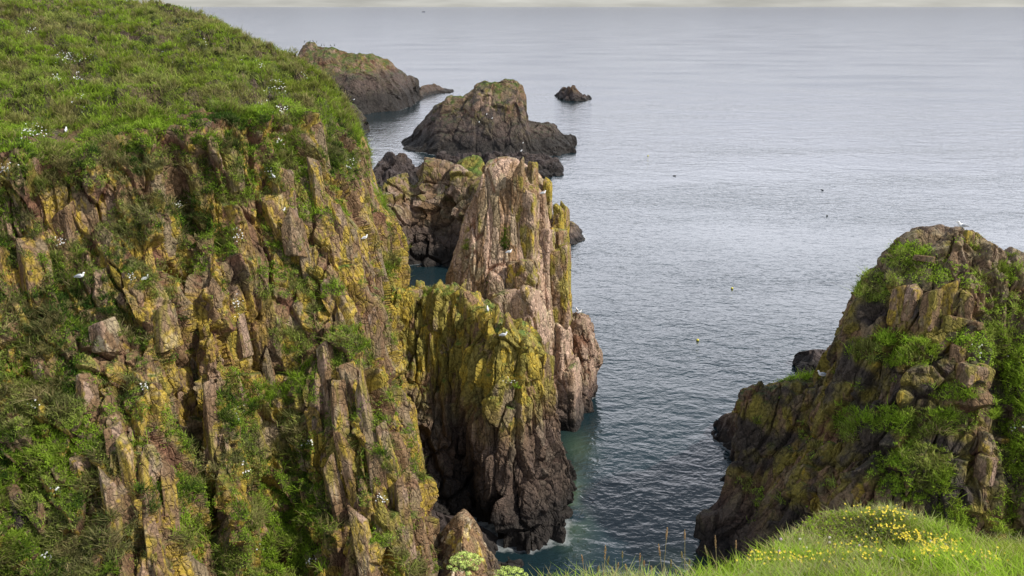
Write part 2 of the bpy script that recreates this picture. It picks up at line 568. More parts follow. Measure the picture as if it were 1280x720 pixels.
def head_col(W, N, cols, tu, tv):
    t = np.broadcast_to(tv, W.shape[:2])
    n = fbm(W * .55, 411, 4)
    rim = 3.72 + .45 * (fbm(W * .22, 400, 3) - .5) * 2 + 1.1 * (fbm(W * np.array([.9, .9, .35]), 403, 3) - .5)
    uu = np.broadcast_to(tu[:, None], W.shape[:2])
    rim = rim - 3.2 * sstep(11.7, 13.0, uu + .8 * (n - .5))
    top = 1 - sstep(rim - .15, rim + .12, t)
    peat = sstep(rim - .1, rim + .1, t) * (1 - sstep(rim + .2, rim + .75, t)) * sstep(.42, .6, fbm(W * np.array([.5, .5, 1.2]) + 3, 471, 3))
    cols = lerp(cols, lerp(SOIL * np.ones(W.shape), np.array([.085, .062, .042]), sstep(.45, .65, n)), np.clip(np.maximum(peat, ell(W, [(262, 150, 66, 13, 1.0), (310, 150, 20, 14, 1.0), (95, 200, 60, 14, .9), (320, 300, 30, 24, .7), (300, 350, 30, 30, .7), (250, 215, 26, 26, .6), (330, 420, 22, 60, .6)]) * (1 - top)), 0, 1) * .9)
    patch = sstep(.52, .62, fbm(W * .75 + 7, 421, 4)) * .58
    hang = (1 - sstep(rim + .1, rim + 1.1, t)) * sstep(.55, .64, fbm(W * .6 + 3, 407, 3))
    face = np.maximum(np.maximum(ell(W, VEG_HEAD), patch), hang) * sstep(-.05, .45, N[..., 2]) * sstep(.33, .52, fbm(W * 1.3, 431, 3) + .10)
    veg = np.clip(np.maximum(top, face), 0, 1.2)
    # tussock relief on the turf
    bare = sstep(.57, .66, fbm(W * np.array([.42, .6, .6]) + 31, 461, 4)) * top
    hump = 1 - np.abs(2 * fbm(W * np.array([.8, .8, .8]) + 5, 441, 2) - 1)
    ph = (W[..., 1] + 5 * fbm(W * .22, 481, 2) + 1.6 * fbm(W * .8, 485, 2)) / 3.1
    ph = ph - np.floor(ph)
    stepm = sstep(.46, .60, fbm(W * np.array([.28, .5, .5]) + 13, 491, 3))
    hol = ell(W, [(a, b, 1.35 * c, 1.35 * d, e) for a, b, c, d, e in HOLLOWS]) * sstep(.22, .42, fbm(W * .9 + 21, 497, 3) + .08)
    scarp = stepm * np.maximum(sstep(.86, .95, ph), 1 - sstep(.02, .10, ph))
    bare = np.maximum(np.maximum(bare, scarp * top), np.clip(hol, 0, 1) * top)
    tus = (hump - .75) * 1.9 + (fbm(W * 1.9, 451, 3) - .5) * .8 - .4 * bare + .75 * stepm * ((1 - ph) * sstep(.0, .12, ph) - .3) - .55 * hol
    W = W + np.array([0, -.25, .95]) * (tus * top)[..., None]
    ground = lerp(GRASS_BASE * np.ones(W.shape), np.array([.15, .115, .06]), sstep(.45, .7, n))
    ground = lerp(ground, np.array([.085, .060, .042]), bare)
    HEAD['hump'] = hump
    cols = lerp(cols, ground, np.clip(veg * 1.3, 0, 1))
    HEAD['veg'], HEAD['top'], HEAD['bare'] = veg, top, bare
    return W, cols


R_HEAD = rot_axis(-.17, .12, .35)
head, HW, HN, _, _ = mass('headland_cliff', sky_k, 1250, 820, R_HEAD, LV_CLIFF, 101, back=(14, 34), bdrop=.25, end=8, ampmask=head_amp, colfn=head_col,
                          col=dict(gain=1.12, lichen=.69, olive=.56, pink=.2, pale=.38, moss=.34, soil=.42, tide=.8, wet=1.5), lump=.4)
tag(head, kind='structure')

# ================================================================== BUTTRESS
butt_k = [
    [(478, 366, 57), (478, 372, 55), (490, 420, 53.4), (505, 480, 51.8), (520, 560, 49.8), (540, 640, 47.7), (556, 720, 44.8)],
    [(510, 365, 56.5), (512, 373, 54.2), (515, 420, 53), (525, 480, 51.6), (540, 550, 49.9), (560, 630, 47.9), (580, 705, 45.2)],
    [(560, 363, 56), (560, 371, 53.2), (562, 430, 51.9), (566, 490, 51), (575, 560, 50), (597, 630, 48.4), (615, 700, 45.8)],
    [(596, 368, 55), (597, 384, 51.8), (595, 430, 50.5), (598, 490, 49.4), (605, 560, 48), (622, 630, 46.2), (638, 694, 44.4)],
    [(622, 393, 53.5), (625, 412, 50), (625, 450, 48.8), (628, 500, 47.8), (636, 560, 46.9), (652, 630, 45.4), (668, 690, 44.1)],
    [(655, 405, 53), (656, 428, 49.6), (660, 470, 49), (663, 510, 48.5), (670, 560, 48), (687, 620, 46.6), (698, 672, 45.4)],
    [(670, 425, 54), (677, 450, 51.6), (683, 490, 51.1), (689, 530, 50.7), (698, 565, 50.2), (707, 600, 49.5), (714, 642, 47.8)],
    [(670, 440, 58), (679, 470, 57), (686, 505, 56.3), (692, 535, 55.6), (700, 556, 55), (706, 572, 54.6), (710, 590, 53.5)],
]
butt = empty('cliff_buttress', P(620, 640, 48) * np.array([1, 1, 0]))


def keep(o, parent):
    """Parent a mesh given in world coordinates to an Empty without moving it."""
    o.parent = parent
    o.location = tuple(-np.array(parent.location))


BUTT_VEG = [(552, 366, 40, 5, 1.1), (497, 371, 18, 6, .8), (622, 398, 10, 6, .4), (640, 480, 8, 8, .6)]
bo, BW, BN, _, _ = mass('rock_face', butt_k, 640, 560, rot_axis(.05, .16, .2), [(1.15, 1.15, 5.0, .46, .9, .50, .08), (.5, .5, 2.0, .20, .9, .20, .10), (.25, .25, .7, .06, .8, .04, .15)],
                        201, back=(3.5, 9), end=5, mat=M_STACK, lump=.35,
                        col=dict(gain=1.2, lichen=.66, olive=.84, pink=.25, pale=.12, moss=.38, soil=.15, tide=3.6, wet=4.5, lichen_low=5.0))  # high dark foot: wet tidal black, with shadow painted into the same colour
keep(bo, butt)
tag(butt, 'olive and ochre lichen-streaked rock buttress with foot darkened by wet rock and painted shade, in front of the tall stack', 'rock')

# ================================================================== SEA STACK
stack_k = [
    [(604, 213, 64.5), (590, 245, 64), (574, 290, 63.6), (559, 335, 63), (546, 380, 62.4), (536, 450, 61), (530, 520, 60)],
    [(612, 206, 64.2), (604, 245, 62.8), (592, 290, 62), (581, 335, 61.2), (571, 380, 60.5), (562, 450, 59), (558, 530, 57.5)],
    [(632, 203, 64.2), (630, 245, 62.2), (624, 290, 61.2), (618, 335, 60.2), (613, 380, 59.5), (610, 450, 58), (608, 530, 56.5)],
    [(650, 206, 64.2), (652, 245, 62.6), (652, 290, 61.5), (654, 335, 60.6), (655, 380, 59.8), (655, 450, 58.5), (655, 530, 57.2)],
    [(664, 214, 64.8), (674, 250, 63.4), (679, 290, 62.6), (684, 335, 61.8), (686, 380, 61), (688, 450, 60.2), (695, 530, 59.3)],
    [(678, 226, 66.5), (690, 260, 65.5), (697, 300, 64.8), (703, 345, 64), (708, 400, 63.2), (711, 460, 62.4), (716, 525, 61)],
]
stack = empty('sea_stack', P(640, 530, 61) * np.array([1, 1, 0]))
so, SW, SN, _, _ = mass('rock_slab', stack_k, 420, 480, rot_axis(-.02, .10, .1), [(1.1, 2.5, 9.0, .10, .7, .36, .06), (.6, 1.2, 2.6, .07, .7, .12, .07), (.3, .3, .7, .03, .8, .02, .15)],
                        301, back=(3, 8), end=3, mat=M_STACK, lump=.22, col=dict(gain=1.4, lichen=.22, olive=.36, pink=.62, pale=.46, moss=.12, soil=.02, tide=1.6, wet=2.2, lichen_low=3.0))
keep(so, stack)
tag(stack, 'tallest pinkish sea stack of upright slabs and lichened columns, standing behind the buttress', 'sea stack')

# ------------------------------------------------------------------ angular blocks
def block_mesh(name, sx, sy, sz, seed, col, n=12, jit=.22, k=9.0, taper=.0, slant=.15, rough=.05, mat=None):
    r = np.random.default_rng(seed)
    pts, quads, base = [], [], 0
    lin = np.linspace(-1, 1, n)
    a, b = np.meshgrid(lin, lin, indexing='ij')
    one = np.ones_like(a)
    for ax in range(3):
        for s in (-1, 1):
            comp = [None] * 3
            comp[ax] = one * s
            comp[(ax + 1) % 3] = a
            comp[(ax + 2) % 3] = b
            g = np.stack(comp, -1)
            idx = np.arange(n * n).reshape(n, n) + base
            q = np.stack([idx[:-1, :-1], idx[1:, :-1], idx[1:, 1:], idx[:-1, 1:]], -1).reshape(-1, 4)
            quads.append(q if s > 0 else q[:, ::-1])
            pts.append(g.reshape(-1, 3))
            base += n * n
    p = np.concatenate(pts)
    p = p / ((np.abs(p) ** k).sum(-1, keepdims=True) ** (1 / k))
    cj = (r.random((2, 2, 2, 3)) - .5) * 2 * jit
    q = np.zeros_like(p)
    for i in (0, 1):
        for j in (0, 1):
            for l in (0, 1):
                w = ((1 + (2 * i - 1) * p[:, 0]) * (1 + (2 * j - 1) * p[:, 1]) * (1 + (2 * l - 1) * p[:, 2]) / 8)[:, None]
                q += w * cj[i, j, l]
    p = p + q
    tz = (p[:, 2] + 1) / 2
    p[:, :2] *= (1 - taper * tz)[:, None]
    p[:, 2] += slant * p[:, 0] * np.sign(r.random() - .5) * tz
    p = p * np.array([sx, sy, sz]) / 2
    off = r.random(3) * 100
    rad = nrm(p)
    s0 = min(sx, sy, sz)
    gap, rs, _ = worley((p + off) / (s0 * np.array([.5, .5, .9])), seed, .8, 3)
    p = p + rad * ((fbm((p + off) / s0 * 2.2, seed, 3) - .5) * rough * 2 * s0 + (rs[0] - .5) * rough * s0 - rough * .6 * s0 * (1 - sstep(0, .12, gap)))[:, None]
    return p, np.concatenate(quads), off


def block_cols(Pw, N, seed, col):
    gap, rs, _ = worley(Pw / np.array([.5, .5, 1.1]), seed + 3, .8, 3)
    return rock_colour(Pw, N, [rs, rs], [np.zeros(len(Pw))] * 2, seed, **col)


def soft_normals(p, quads):
    n = np.zeros_like(p)
    f = np.cross(p[quads[:, 2]] - p[quads[:, 0]], p[quads[:, 3]] - p[quads[:, 1]])
    for k in range(4):
        np.add.at(n, quads[:, k], f)
    return nrm(n)


def rock_block(name, centre, size, seed, col, R=None, parent=None, n=12, **kw):
    p, q, _ = block_mesh(name, *size, seed, col, n=n, **kw)
    if R is not None:
        p = p @ R
    N = soft_normals(p, q)
    cols = block_cols(p + centre, N, seed, col)
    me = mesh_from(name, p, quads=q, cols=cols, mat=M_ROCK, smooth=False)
    o = bpy.data.objects.new(name, me)
    link(o, parent)
    o.location = tuple(np.array(centre) - (np.array(parent.location) if parent else 0))
    return o


COL_STACK = dict(gain=1.35, lichen=.55, olive=.75, pink=.6, pale=.3, moss=.2, soil=.0, tide=1.6, wet=2.0, lichen_low=3.0)
for k, (x0, x1, y0, y1, Y, pk) in enumerate([
        (642, 657, 214, 312, 61.9, .3), (653, 674, 236, 330, 61.6, .6), (660, 672, 204, 242, 63.6, .3), (669, 683, 243, 290, 62.6, .8), (679, 690, 226, 268, 64.2, .2),
        (676, 690, 286, 336, 62.0, .7), (690, 713, 322, 416, 61.6, .3), (693, 705, 256, 296, 64.4, .2), (688, 705, 290, 330, 63.2, .3), (637, 675, 330, 386, 59.6, .4),
        (622, 675, 367, 432, 58.4, .9), (688, 713, 408, 478, 60.9, 1.), (692, 725, 466, 538, 60.2, 1.), (664, 690, 415, 500, 60.0, .5), (700, 709, 262, 330, 65, .2),
        (612, 630, 345, 380, 59.4, 1.)]):
    a, b = P(x0, y0, Y), P(x1, y1, Y)
    w, h = b[0] - a[0], a[2] - b[2]
    cc = dict(COL_STACK, pink=pk, olive=.95 - .7 * pk, lichen=.62 - .35 * pk)
    rock_block('rock_column', (a + b) / 2 + np.array([0, .35 * w, -.1]), (w * 1.08, w * 1.3, h * 1.08), 900 + 7 * k, cc, R=rot_axis(-.03 + .03 * (k % 3), .09, .2 + .2 * (k % 3)), parent=stack, n=26, taper=.18, k=9.0, rough=.11, jit=.26)

COL_BUTT = dict(gain=1.2, lichen=.62, olive=.9, pink=.25, pale=.15, moss=.25, soil=.1, tide=3.4, wet=4.5, lichen_low=4.5)  # columns share the foot's dark colour: wet rock plus painted shadow
for k, (x0, x1, y0, y1, Y, pk) in enumerate([
        (492, 524, 366, 434, 53.6, 0), (526, 546, 374, 440, 53.3, .2), (549, 573, 374, 476, 52.8, 0), (575, 600, 378, 446, 51.9, .3), (601, 619, 392, 474, 50.7, 0), (621, 645, 412, 508, 49.5, 0),
        (646, 668, 430, 524, 49.1, .2), (669, 685, 456, 545, 51.0, .3), (500, 521, 432, 524, 52.6, .2), (531, 549, 440, 560, 51.6, 0), (560, 580, 474, 566, 51.1, .3), (610, 632, 484, 596, 48.6, 0), (640, 661, 512, 604, 47.9, .2)]):
    a, b = P(x0, y0, Y), P(x1, y1, Y)
    w, h = b[0] - a[0], a[2] - b[2]
    rock_block('rock_column', (a + b) / 2 + np.array([0, .48 * w, -.1]), (w * 1.02, w * 1.2, h * 1.05), 1100 + 7 * k, dict(COL_BUTT, pink=pk), R=rot_axis(.06 + .04 * (k % 3), .14, .2 + .2 * (k % 4)), parent=butt, n=26, taper=.16, k=12.0, rough=.10, jit=.3, slant=.25)

# rock at the stack's foot
def simple(name, guides, nu, nv, R, lv, seed, label, cat='rock', group=None, col={}, back=(2, 4), end=2, lump=.2, mat=None, amp=1.0):
    o, W, N, tu, tv = mass(name, guides, nu, nv, R, lv, seed, back=back, end=end, col=col, lump=lump, mat=mat, amp=amp)
    tag(o, label, cat, group)
    return W, N


LV_S = [(.8, .8, 2.2, .22, .9, .16, .12), (.4, .4, .9, .10, .8, .06, .14), (.2, .2, .4, .04, .8, .03, .15)]
simple('fluted_rock', [
    [(714, 394, 66), (713, 420, 65.6), (713, 450, 65), (713, 480, 64), (714, 514, 63)],
    [(722, 390, 66), (721, 415, 65), (721, 450, 64.4), (721, 485, 63.5), (724, 520, 62)],
    [(733, 393, 66), (736, 420, 65.2), (738, 450, 64.6), (737, 480, 63.8), (738, 516, 62.6)],
    [(737, 397, 68), (744, 425, 67), (750, 446, 66.6), (746, 475, 65.8), (741, 507, 64.3)]], 190, 220, rot_axis(-.14, .1), LV_S, 1310,
    'small fluted reddish rock at the right foot of the tall stack', col=dict(lichen=.15, olive=.3, pink=.9, pale=.3, moss=.2, soil=.3, tide=.8, wet=1.5), lump=.25)

# ================================================================== FAR ROCKS
COL_ISLE = dict(gain=.72, lichen=.05, olive=.55, pink=.3, pale=.10, moss=.44, soil=.1, tide=4.0, wet=5.0)
R0 = rot_axis(.1, .1)


def isle(name, top, base, depth, seed, label, cat, col, nu=200, nv=150, lv=LV_ISLE, shape=(.25, .55, .8), lump=.7, drop=(.25, .55, .85), amp=1.0, topY=None, group=None):
    """Island from its ridge line and its waterline: the front slopes from ridge to water, the back falls behind."""
    gs = []
    for i, (px, py) in enumerate(top):
        bx, by = base[i]
        e = P(bx, by, sea_Y(by))
        Yt = (e[1] + depth) if topY is None else topY[i]
        a = P(px, py, Yt)
        g = [('w',) + tuple(a)]
        for f, dz in zip(shape, drop):
            q = a + (e - a) * np.array([f, f, dz])
            g.append(('w',) + tuple(q))
        g.append(('w',) + tuple(e))
        gs.append(g)
    return mass(name, gs, nu, nv, R0, lv, seed, back=(depth * .4, depth), end=depth * .5, col=col, lump=lump, mat=M_FAR, amp=amp), (label, cat)


(o, *_), (l, c) = isle('rocky_island', [(371, 74), (381, 57), (400, 57), (425, 63), (447, 67), (470, 68), (490, 79), (506, 91), (519, 97), (524, 116)],
                       [(368, 140), (385, 141), (405, 142), (428, 143), (450, 143), (470, 141), (488, 139), (503, 137), (515, 132), (528, 123)], 20, 501,
                       'large flat-topped rocky island with brown turf over black cliffs, farthest left', 'island', dict(COL_ISLE, pink=.4, pale=.16, dark=.35, tide=9.5, wet=3), shape=(.55, .75, .9), drop=(.35, .6, .88), amp=.8, lump=.5)
tag(o, l, c)
(o, *_), (l, c) = isle('rocky_point', [(385, 84), (402, 92), (418, 106), (428, 124), (442, 132), (454, 144), (461, 158)],
                       [(395, 176), (408, 176), (422, 175), (434, 175), (445, 174), (455, 172), (462, 165)], 12, 511,
                       'dark mossy rock point at the waterline directly behind the green headland', 'rock', dict(COL_ISLE, moss=.75, dark=.35), nu=120, nv=110)
tag(o, l, c)
(o, *_), (l, c) = isle('low_skerry', [(524, 112), (532, 106), (541, 104), (548, 108), (558, 111), (566, 113)],
                       [(526, 123), (533, 120), (541, 118), (549, 117), (558, 116), (567, 115)], 7, 521,
                       'thin low reef tail pointing right from the large flat-topped island', 'skerry', dict(COL_ISLE, moss=.1, pink=.5, dark=.2, tide=1.5), nu=90, nv=50, lump=.5, amp=.5)
tag(o, l, c)
(o, *_), (l, c) = isle('rocky_island', [(503, 180), (520, 163), (535, 140), (551, 127), (562, 124), (577, 119), (600, 106), (625, 100), (648, 102), (655, 113), (657, 146), (676, 152), (692, 156), (704, 166), (714, 166), (718, 178)],
                       [(503, 186), (522, 190), (540, 193), (556, 195), (570, 196), (585, 197), (603, 198), (622, 198), (640, 198), (652, 198), (664, 197), (678, 196), (692, 195), (703, 194), (712, 192), (719, 188)], 12, 531,
                       'pyramid-shaped rocky island with green flank and black base, between stack and open sea', 'island', dict(COL_ISLE, pink=.7, moss=.50, dark=.45, tide=5.5, wet=5), nu=330, nv=180, shape=(.3, .6, .82), drop=(.28, .6, .84), amp=.62, lump=.3)
tag(o, l, c)
(o, *_), (l, c) = isle('low_skerry', [(466, 216), (476, 204), (491, 198), (510, 200), (523, 208), (541, 200), (556, 192), (580, 194), (620, 193), (660, 192), (688, 197), (698, 206)],
                       [(462, 250), (475, 246), (490, 242), (508, 238), (523, 234), (541, 230), (556, 227), (580, 225), (620, 223), (660, 222), (690, 221), (701, 219)], 9, 541,
                       'long low black skerry lying behind the pink boulders and the stack', 'skerry', dict(COL_ISLE, moss=.1, dark=.75, tide=2.5, wet=5), nu=330, nv=110, lump=.9, lv=[(2.6, 2.6, 2.2, .7, .9, .4, .12), (1.1, 1.1, 1., .35, .9, .2, .15), (.5, .5, .5, .14, .8, .08, .15)])
tag(o, l, c)
(o, *_), (l, c) = isle('islet', [(696, 118), (702, 112), (710, 109), (717, 109), (724, 114), (732, 119), (738, 122)],
                       [(695, 121), (702, 124), (710, 126), (718, 126.5), (725, 126.5), (732, 126), (739, 124)], 5, 551,
                       'tiny dark islet alone in the open sea', 'islet', dict(COL_ISLE, moss=.1, dark=.7, tide=1.5, wet=2), nu=90, nv=60, lump=.6, amp=.8, lv=[(2.6, 2.6, 2.2, .7, .9, .4, .12), (1.1, 1.1, 1., .35, .9, .2, .15)])
tag(o, l, c)
LV_M = [(4.2, 4.2, 4.6, .8, 1.0, .7, .07), (1.6, 1.6, 1.5, .17, 1.0, .12, .09), (.6, .6, .6, .06, .8, .04, .15)]
(o, *_), (l, c) = isle('boulder_outcrop', [(470, 240), (480, 224), (495, 216), (510, 217), (517, 228), (528, 214), (545, 206), (560, 206), (575, 212), (592, 222), (606, 232)],
                       [(480, 338), (490, 337), (500, 335), (510, 334), (520, 334), (530, 333), (545, 333), (560, 335), (575, 340), (592, 345), (606, 350)], 9, 561,
                       'pale pink cracked boulders with a dark tidal band, left of the tall stack', 'rock', dict(gain=.8, lichen=.10, olive=.62, pink=.55, pale=.4, moss=.18, soil=.0, tide=3.2, wet=2.6, lichen_low=5.0), nu=300, nv=220, lv=LV_M, lump=.8, shape=(.3, .6, .82), drop=(.2, .5, .8))
tag(o, l, c)
(o, *_), (l, c) = isle('mossy_knob', [(572, 206), (578, 198), (588, 195), (597, 198), (602, 208)], [(570, 240), (578, 240), (588, 240), (597, 240), (604, 240)], 4, 571,
                       'small olive mossy knob of rock peeping between pink boulders and stack top', 'rock', dict(lichen=.2, olive=1.2, pink=.3, pale=.1, moss=.6, soil=0, tide=1), nu=60, nv=60, lv=LV_M, lump=.3, amp=.7)
tag(o, l, c)
(o, *_), (l, c) = isle('low_skerry', [(700, 283), (706, 276), (714, 276), (722, 282), (728, 290)], [(698, 302), (706, 306), (714, 307), (722, 305), (731, 299)], 5, 581,
                       'low brown rock breaking the water just right of the stack top', 'skerry', dict(COL_ISLE, moss=.05, pink=.6, dark=.4, tide=1, wet=1.5), nu=80, nv=60, lv=LV_S, lump=.4)
tag(o, l, c)
(o, *_), (l, c) = isle('shore_rock', [(993, 446), (1000, 440), (1010, 438), (1020, 437), (1030, 437), (1040, 440)], [(994, 470), (1002, 476), (1012, 480), (1022, 480), (1032, 480), (1042, 478)], 3.5, 591,
                       'blackish upright rock half hidden behind the right crag', 'rock', dict(COL_ISLE, moss=.0, pink=.3, dark=.9, tide=1.6, wet=2), nu=90, nv=80, lv=LV_S, lump=.3)
tag(o, l, c)
(o, *_), (l, c) = isle('shore_rock', [(890, 530), (898, 523), (908, 518), (920, 515), (932, 515), (940, 520)], [(891, 545), (899, 555), (908, 561), (920, 568), (932, 572), (942, 572)], 2.5, 601,
                       'low dark reddish rock at the waterline beside the left nose of the right crag', 'rock', dict(COL_ISLE, moss=.0, pink=.8, dark=.35, tide=.9, wet=1.5), nu=90, nv=80, lv=LV_S, lump=.3)
tag(o, l, c)

(o, *_), (l, c) = isle('shore_rock', [(505, 640), (522, 636), (540, 640), (560, 646), (585, 652), (606, 664), (630, 682), (645, 694)], [(505, 700), (522, 704), (540, 706), (560, 706), (585, 706), (606, 706), (630, 708), (648, 706)], 2.6, 611,
                       'dark wave-washed rock shelf between the near cliff and the buttress foot', 'rock', dict(lichen=.0, olive=.1, pink=.4, pale=.1, moss=.0, soil=.2, dark=.6, tide=1.0, wet=2), nu=140, nv=90, lv=LV_S, lump=.5)
tag(o, l, c)

# pinnacle by the near cliff
LV_P = [(1.2, 1.2, 2.6, .20, .9, .16, .10), (.5, .5, 1.1, .10, .9, .06, .12), (.25, .25, .5, .04, .8, .03, .15)]
PW, PN = simple('rock_pinnacle', [
    [(545, 684, 43), (543, 690, 42.4), (540, 705, 41.5), (535, 730, 40), (530, 790, 37.5)],
    [(560, 660, 42.6), (556, 670, 41.6), (553, 692, 40.7), (550, 725, 39), (545, 790, 37)],
    [(579, 641, 42), (577, 652, 40.8), (575, 680, 39.7), (573, 715, 38.5), (570, 790, 36.5)],
    [(592, 652, 42), (594, 664, 41), (597, 690, 40), (598, 720, 38.8), (600, 790, 36.8)],
    [(604, 668, 42.8), (608, 678, 42), (614, 700, 41), (620, 725, 39.8), (630, 790, 38)],
    [(612, 690, 43.8), (620, 700, 43), (632, 715, 42), (645, 735, 41), (660, 790, 39)]], 260, 260, rot_axis(-.05, .1), LV_P, 1401,
    'pointed grey and ochre rock pinnacle rising at the foot of the near cliff', cat='rock pinnacle', col=dict(gain=1.35, lichen=.45, olive=.35, pink=.2, pale=.55, moss=.1, soil=.05, tide=1.2, wet=1.5), lump=.15, back=(1.2, 4), end=1.2)

# ================================================================== RIGHT CRAG
crag_k = [
    [(929, 491, 48), (927, 497, 47.2), (920, 530, 46.8), (916, 565, 46.3), (913, 590, 45.9), (905, 625, 45.4), (885, 650, 45), (872, 690, 44.3)],
    [(975, 480, 48), (972, 488, 46.6), (962, 530, 45.9), (955, 570, 45.2), (946, 610, 44.4), (935, 640, 43.6), (922, 680, 42.6), (915, 730, 41)],
    [(1024, 467, 47.8), (1018, 484, 45.8), (1008, 530, 44.6), (995, 575, 43.4), (980, 620, 42.2), (965, 655, 41.3), (950, 710, 39.8), (945, 770, 38)],
    [(1041, 428, 46.8), (1045, 458, 44.8), (1042, 510, 43.2), (1032, 560, 42), (1018, 610, 40.8), (1005, 655, 39.8), (995, 710, 38.4), (990, 780, 36.5)],
    [(1075, 362, 46.4), (1082, 405, 43.8), (1084, 455, 42.2), (1078, 520, 41), (1070, 580, 39.6), (1060, 640, 38.2), (1055, 710, 36.6), (1050, 800, 34.5)],
    [(1132, 307, 45.4), (1138, 365, 42.6), (1136, 418, 41.6), (1132, 450, 40.2), (1132, 530, 39), (1130, 600, 37.6), (1130, 690, 36), (1130, 800, 33.5)],
    [(1170, 296, 44.8), (1172, 352, 42.4), (1175, 405, 41.2), (1172, 450, 39.8), (1172, 530, 38.4), (1172, 600, 37.2), (1172, 690, 35.6), (1175, 800, 33)],
    [(1200, 291, 44.5), (1200, 345, 42.4), (1203, 400, 40.9), (1205, 460, 39.4), (1208, 530, 38), (1212, 600, 36.9), (1212, 690, 35.3), (1215, 800, 32.8)],
    [(1224, 304, 44.5), (1220, 360, 42.2), (1218, 420, 40.3), (1224, 480, 38.8), (1236, 550, 37.5), (1242, 620, 36.4), (1246, 690, 35.2), (1250, 800, 32.8)],
    [(1245, 318, 44.5), (1248, 370, 42.5), (1250, 430, 41.2), (1256, 495, 40.2), (1262, 560, 39), (1266, 625, 37.6), (1270, 690, 36), (1275, 800, 33.5)],
    [(1285, 334, 44.2), (1290, 385, 42), (1295, 445, 40.3), (1300, 510, 38.8), (1308, 575, 37.2), (1312, 640, 35.6), (1315, 700, 34), (1320, 800, 31.8)],
    [(1400, 345, 44), (1400, 395, 41.5), (1400, 455, 39.5), (1400, 520, 37.8), (1400, 580, 36), (1400, 640, 34.4), (1400, 700, 33), (1400, 800, 31)],
]
CRAG_VEG = [(1118, 438, 62, 22, 1.3), (1200, 425, 22, 10, .8), (1135, 322, 36, 22, 1.0), (1095, 358, 34, 22, .8), (1165, 340, 40, 22, .45), (1145, 528, 82, 20, 1.05),
            (1058, 525, 20, 30, .95), (1140, 590, 58, 42, 1.15), (1190, 655, 34, 34, 1.0), (1268, 510, 30, 105, 1.25), (1240, 432, 44, 30, .75), (1235, 345, 52, 26, .3),
            (1255, 385, 40, 25, .38), (1000, 470, 34, 8, .6), (1190, 490, 40, 12, .5), (1090, 640, 30, 20, .5), (1262, 650, 30, 50, .4)]
CRAG = {}


def crag_col(W, N, cols, tu, tv):
    px, py = project(W)
    slope = sstep(1222, 1240, px - .12 * (py - 330).clip(0)) * sstep(300, 330, py)
    topp = (1 - sstep(340, 372, py)) * sstep(1060, 1110, px)
    debris = np.clip(slope + topp, 0, 1)
    dcol = lerp(np.array([.17, .115, .075]) * np.ones(W.shape), np.array([.30, .235, .16]), sstep(.5, .72, fbm(W * 2.4, 707, 3)))
    cols = lerp(cols, dcol, debris * .75 * sstep(.3, .5, fbm(W * .9, 717, 3) + .05))
    veg = np.maximum(ell(W, CRAG_VEG), sstep(.66, .76, fbm(W * .8, 727, 4)) * .4) * sstep(-.1, .4, N[..., 2]) * sstep(.34, .5, fbm(W * 1.2, 737, 3) + .10)
    cols = lerp(cols, GRASS_BASE * np.ones(W.shape), np.clip(veg * 1.2, 0, 1))
    CRAG['veg'] = veg
    return W, cols


crag, CW, CN, _, _ = mass('rocky_crag', crag_k, 820, 700, rot_axis(.30, .1, .3), [(1.7, 1.7, 4.4, .36, .9, .42, .08), (.7, .7, 1.7, .19, .9, .18, .10), (.3, .3, .7, .07, .8, .04, .15)],
                          701, back=(3, 9), end=4, mat=M_CRAG, lump=.16, ampmask=lambda V, tu, tv: np.broadcast_to((.55 + .45 * sstep(2.5, 5.0, tu))[:, None], V.shape[:2]), colfn=crag_col,
                          col=dict(lichen=.40, olive=.74, pink=.0, pale=.08, moss=.3, soil=.35, dark=.50, tide=2.2, wet=2.6, lichen_low=2.0))
tag(crag, 'broad brown rocky crag with green ledges and a grassy right slope, at the right', 'crag')

# ------------------------------------------------------------------ finding spots on surfaces
CACHE = {}


def proj(W):
    if id(W) not in CACHE:
        CACHE[id(W)] = (W,) + project(W)
    return CACHE[id(W)][1:3]


def at_pixel(W, px, py):
    """Nearest visible surface vertex to a photo pixel."""
    X, Y = proj(W)
    d2 = (X - px) ** 2 + (Y - py) ** 2
    near = d2 < max(9.0, d2.min() * 1.5 + 2)
    depth = np.where(near, W[..., 1], 1e9)
    i = np.unravel_index(np.argmin(depth), depth.shape)
    return i


def spot(W, px, py):
    i = at_pixel(W, px, py)
    return W[i].copy()


# big blocks jutting from the left cliff: parts of the cliff
COL_BLK = dict(lichen=.72, olive=.5, pink=.3, pale=.4, moss=.1, soil=.0, tide=.5, wet=1)
BL = [(85, 292, 36, 70), (90, 340, 26, 50), (40, 352, 32, 66), (127, 424, 34, 34), (113, 394, 36, 18), (345, 272, 30, 64), (366, 296, 22, 48), (356, 236, 22, 40),
      (233, 508, 22, 92), (262, 540, 18, 110), (100, 590, 24, 36), (138, 550, 20, 34), (440, 500, 24, 60), (442, 600, 24, 120), (474, 610, 26, 130),
      (150, 655, 26, 110), (182, 640, 22, 120), (401, 182, 14, 46), (445, 322, 16, 66), (205, 412, 30, 40), (50, 458, 18, 26),
      (425, 530, 20, 100), (412, 475, 18, 80), (456, 530, 18, 110), (488, 600, 18, 120), (428, 650, 22, 120), (458, 690, 22, 90), (400, 570, 18, 90), (506, 660, 18, 100), (530, 690, 16, 80),
      (165, 600, 18, 100), (212, 640, 18, 110), (135, 640, 18, 90), (242, 470, 16, 70), (380, 305, 16, 60), (430, 305, 14, 70), (460, 405, 14, 80), (474, 445, 14, 80), (396, 232, 14, 50), (300, 405, 14, 60), (335, 475, 14, 70), (192, 690, 18, 80), (110, 500, 20, 40)]
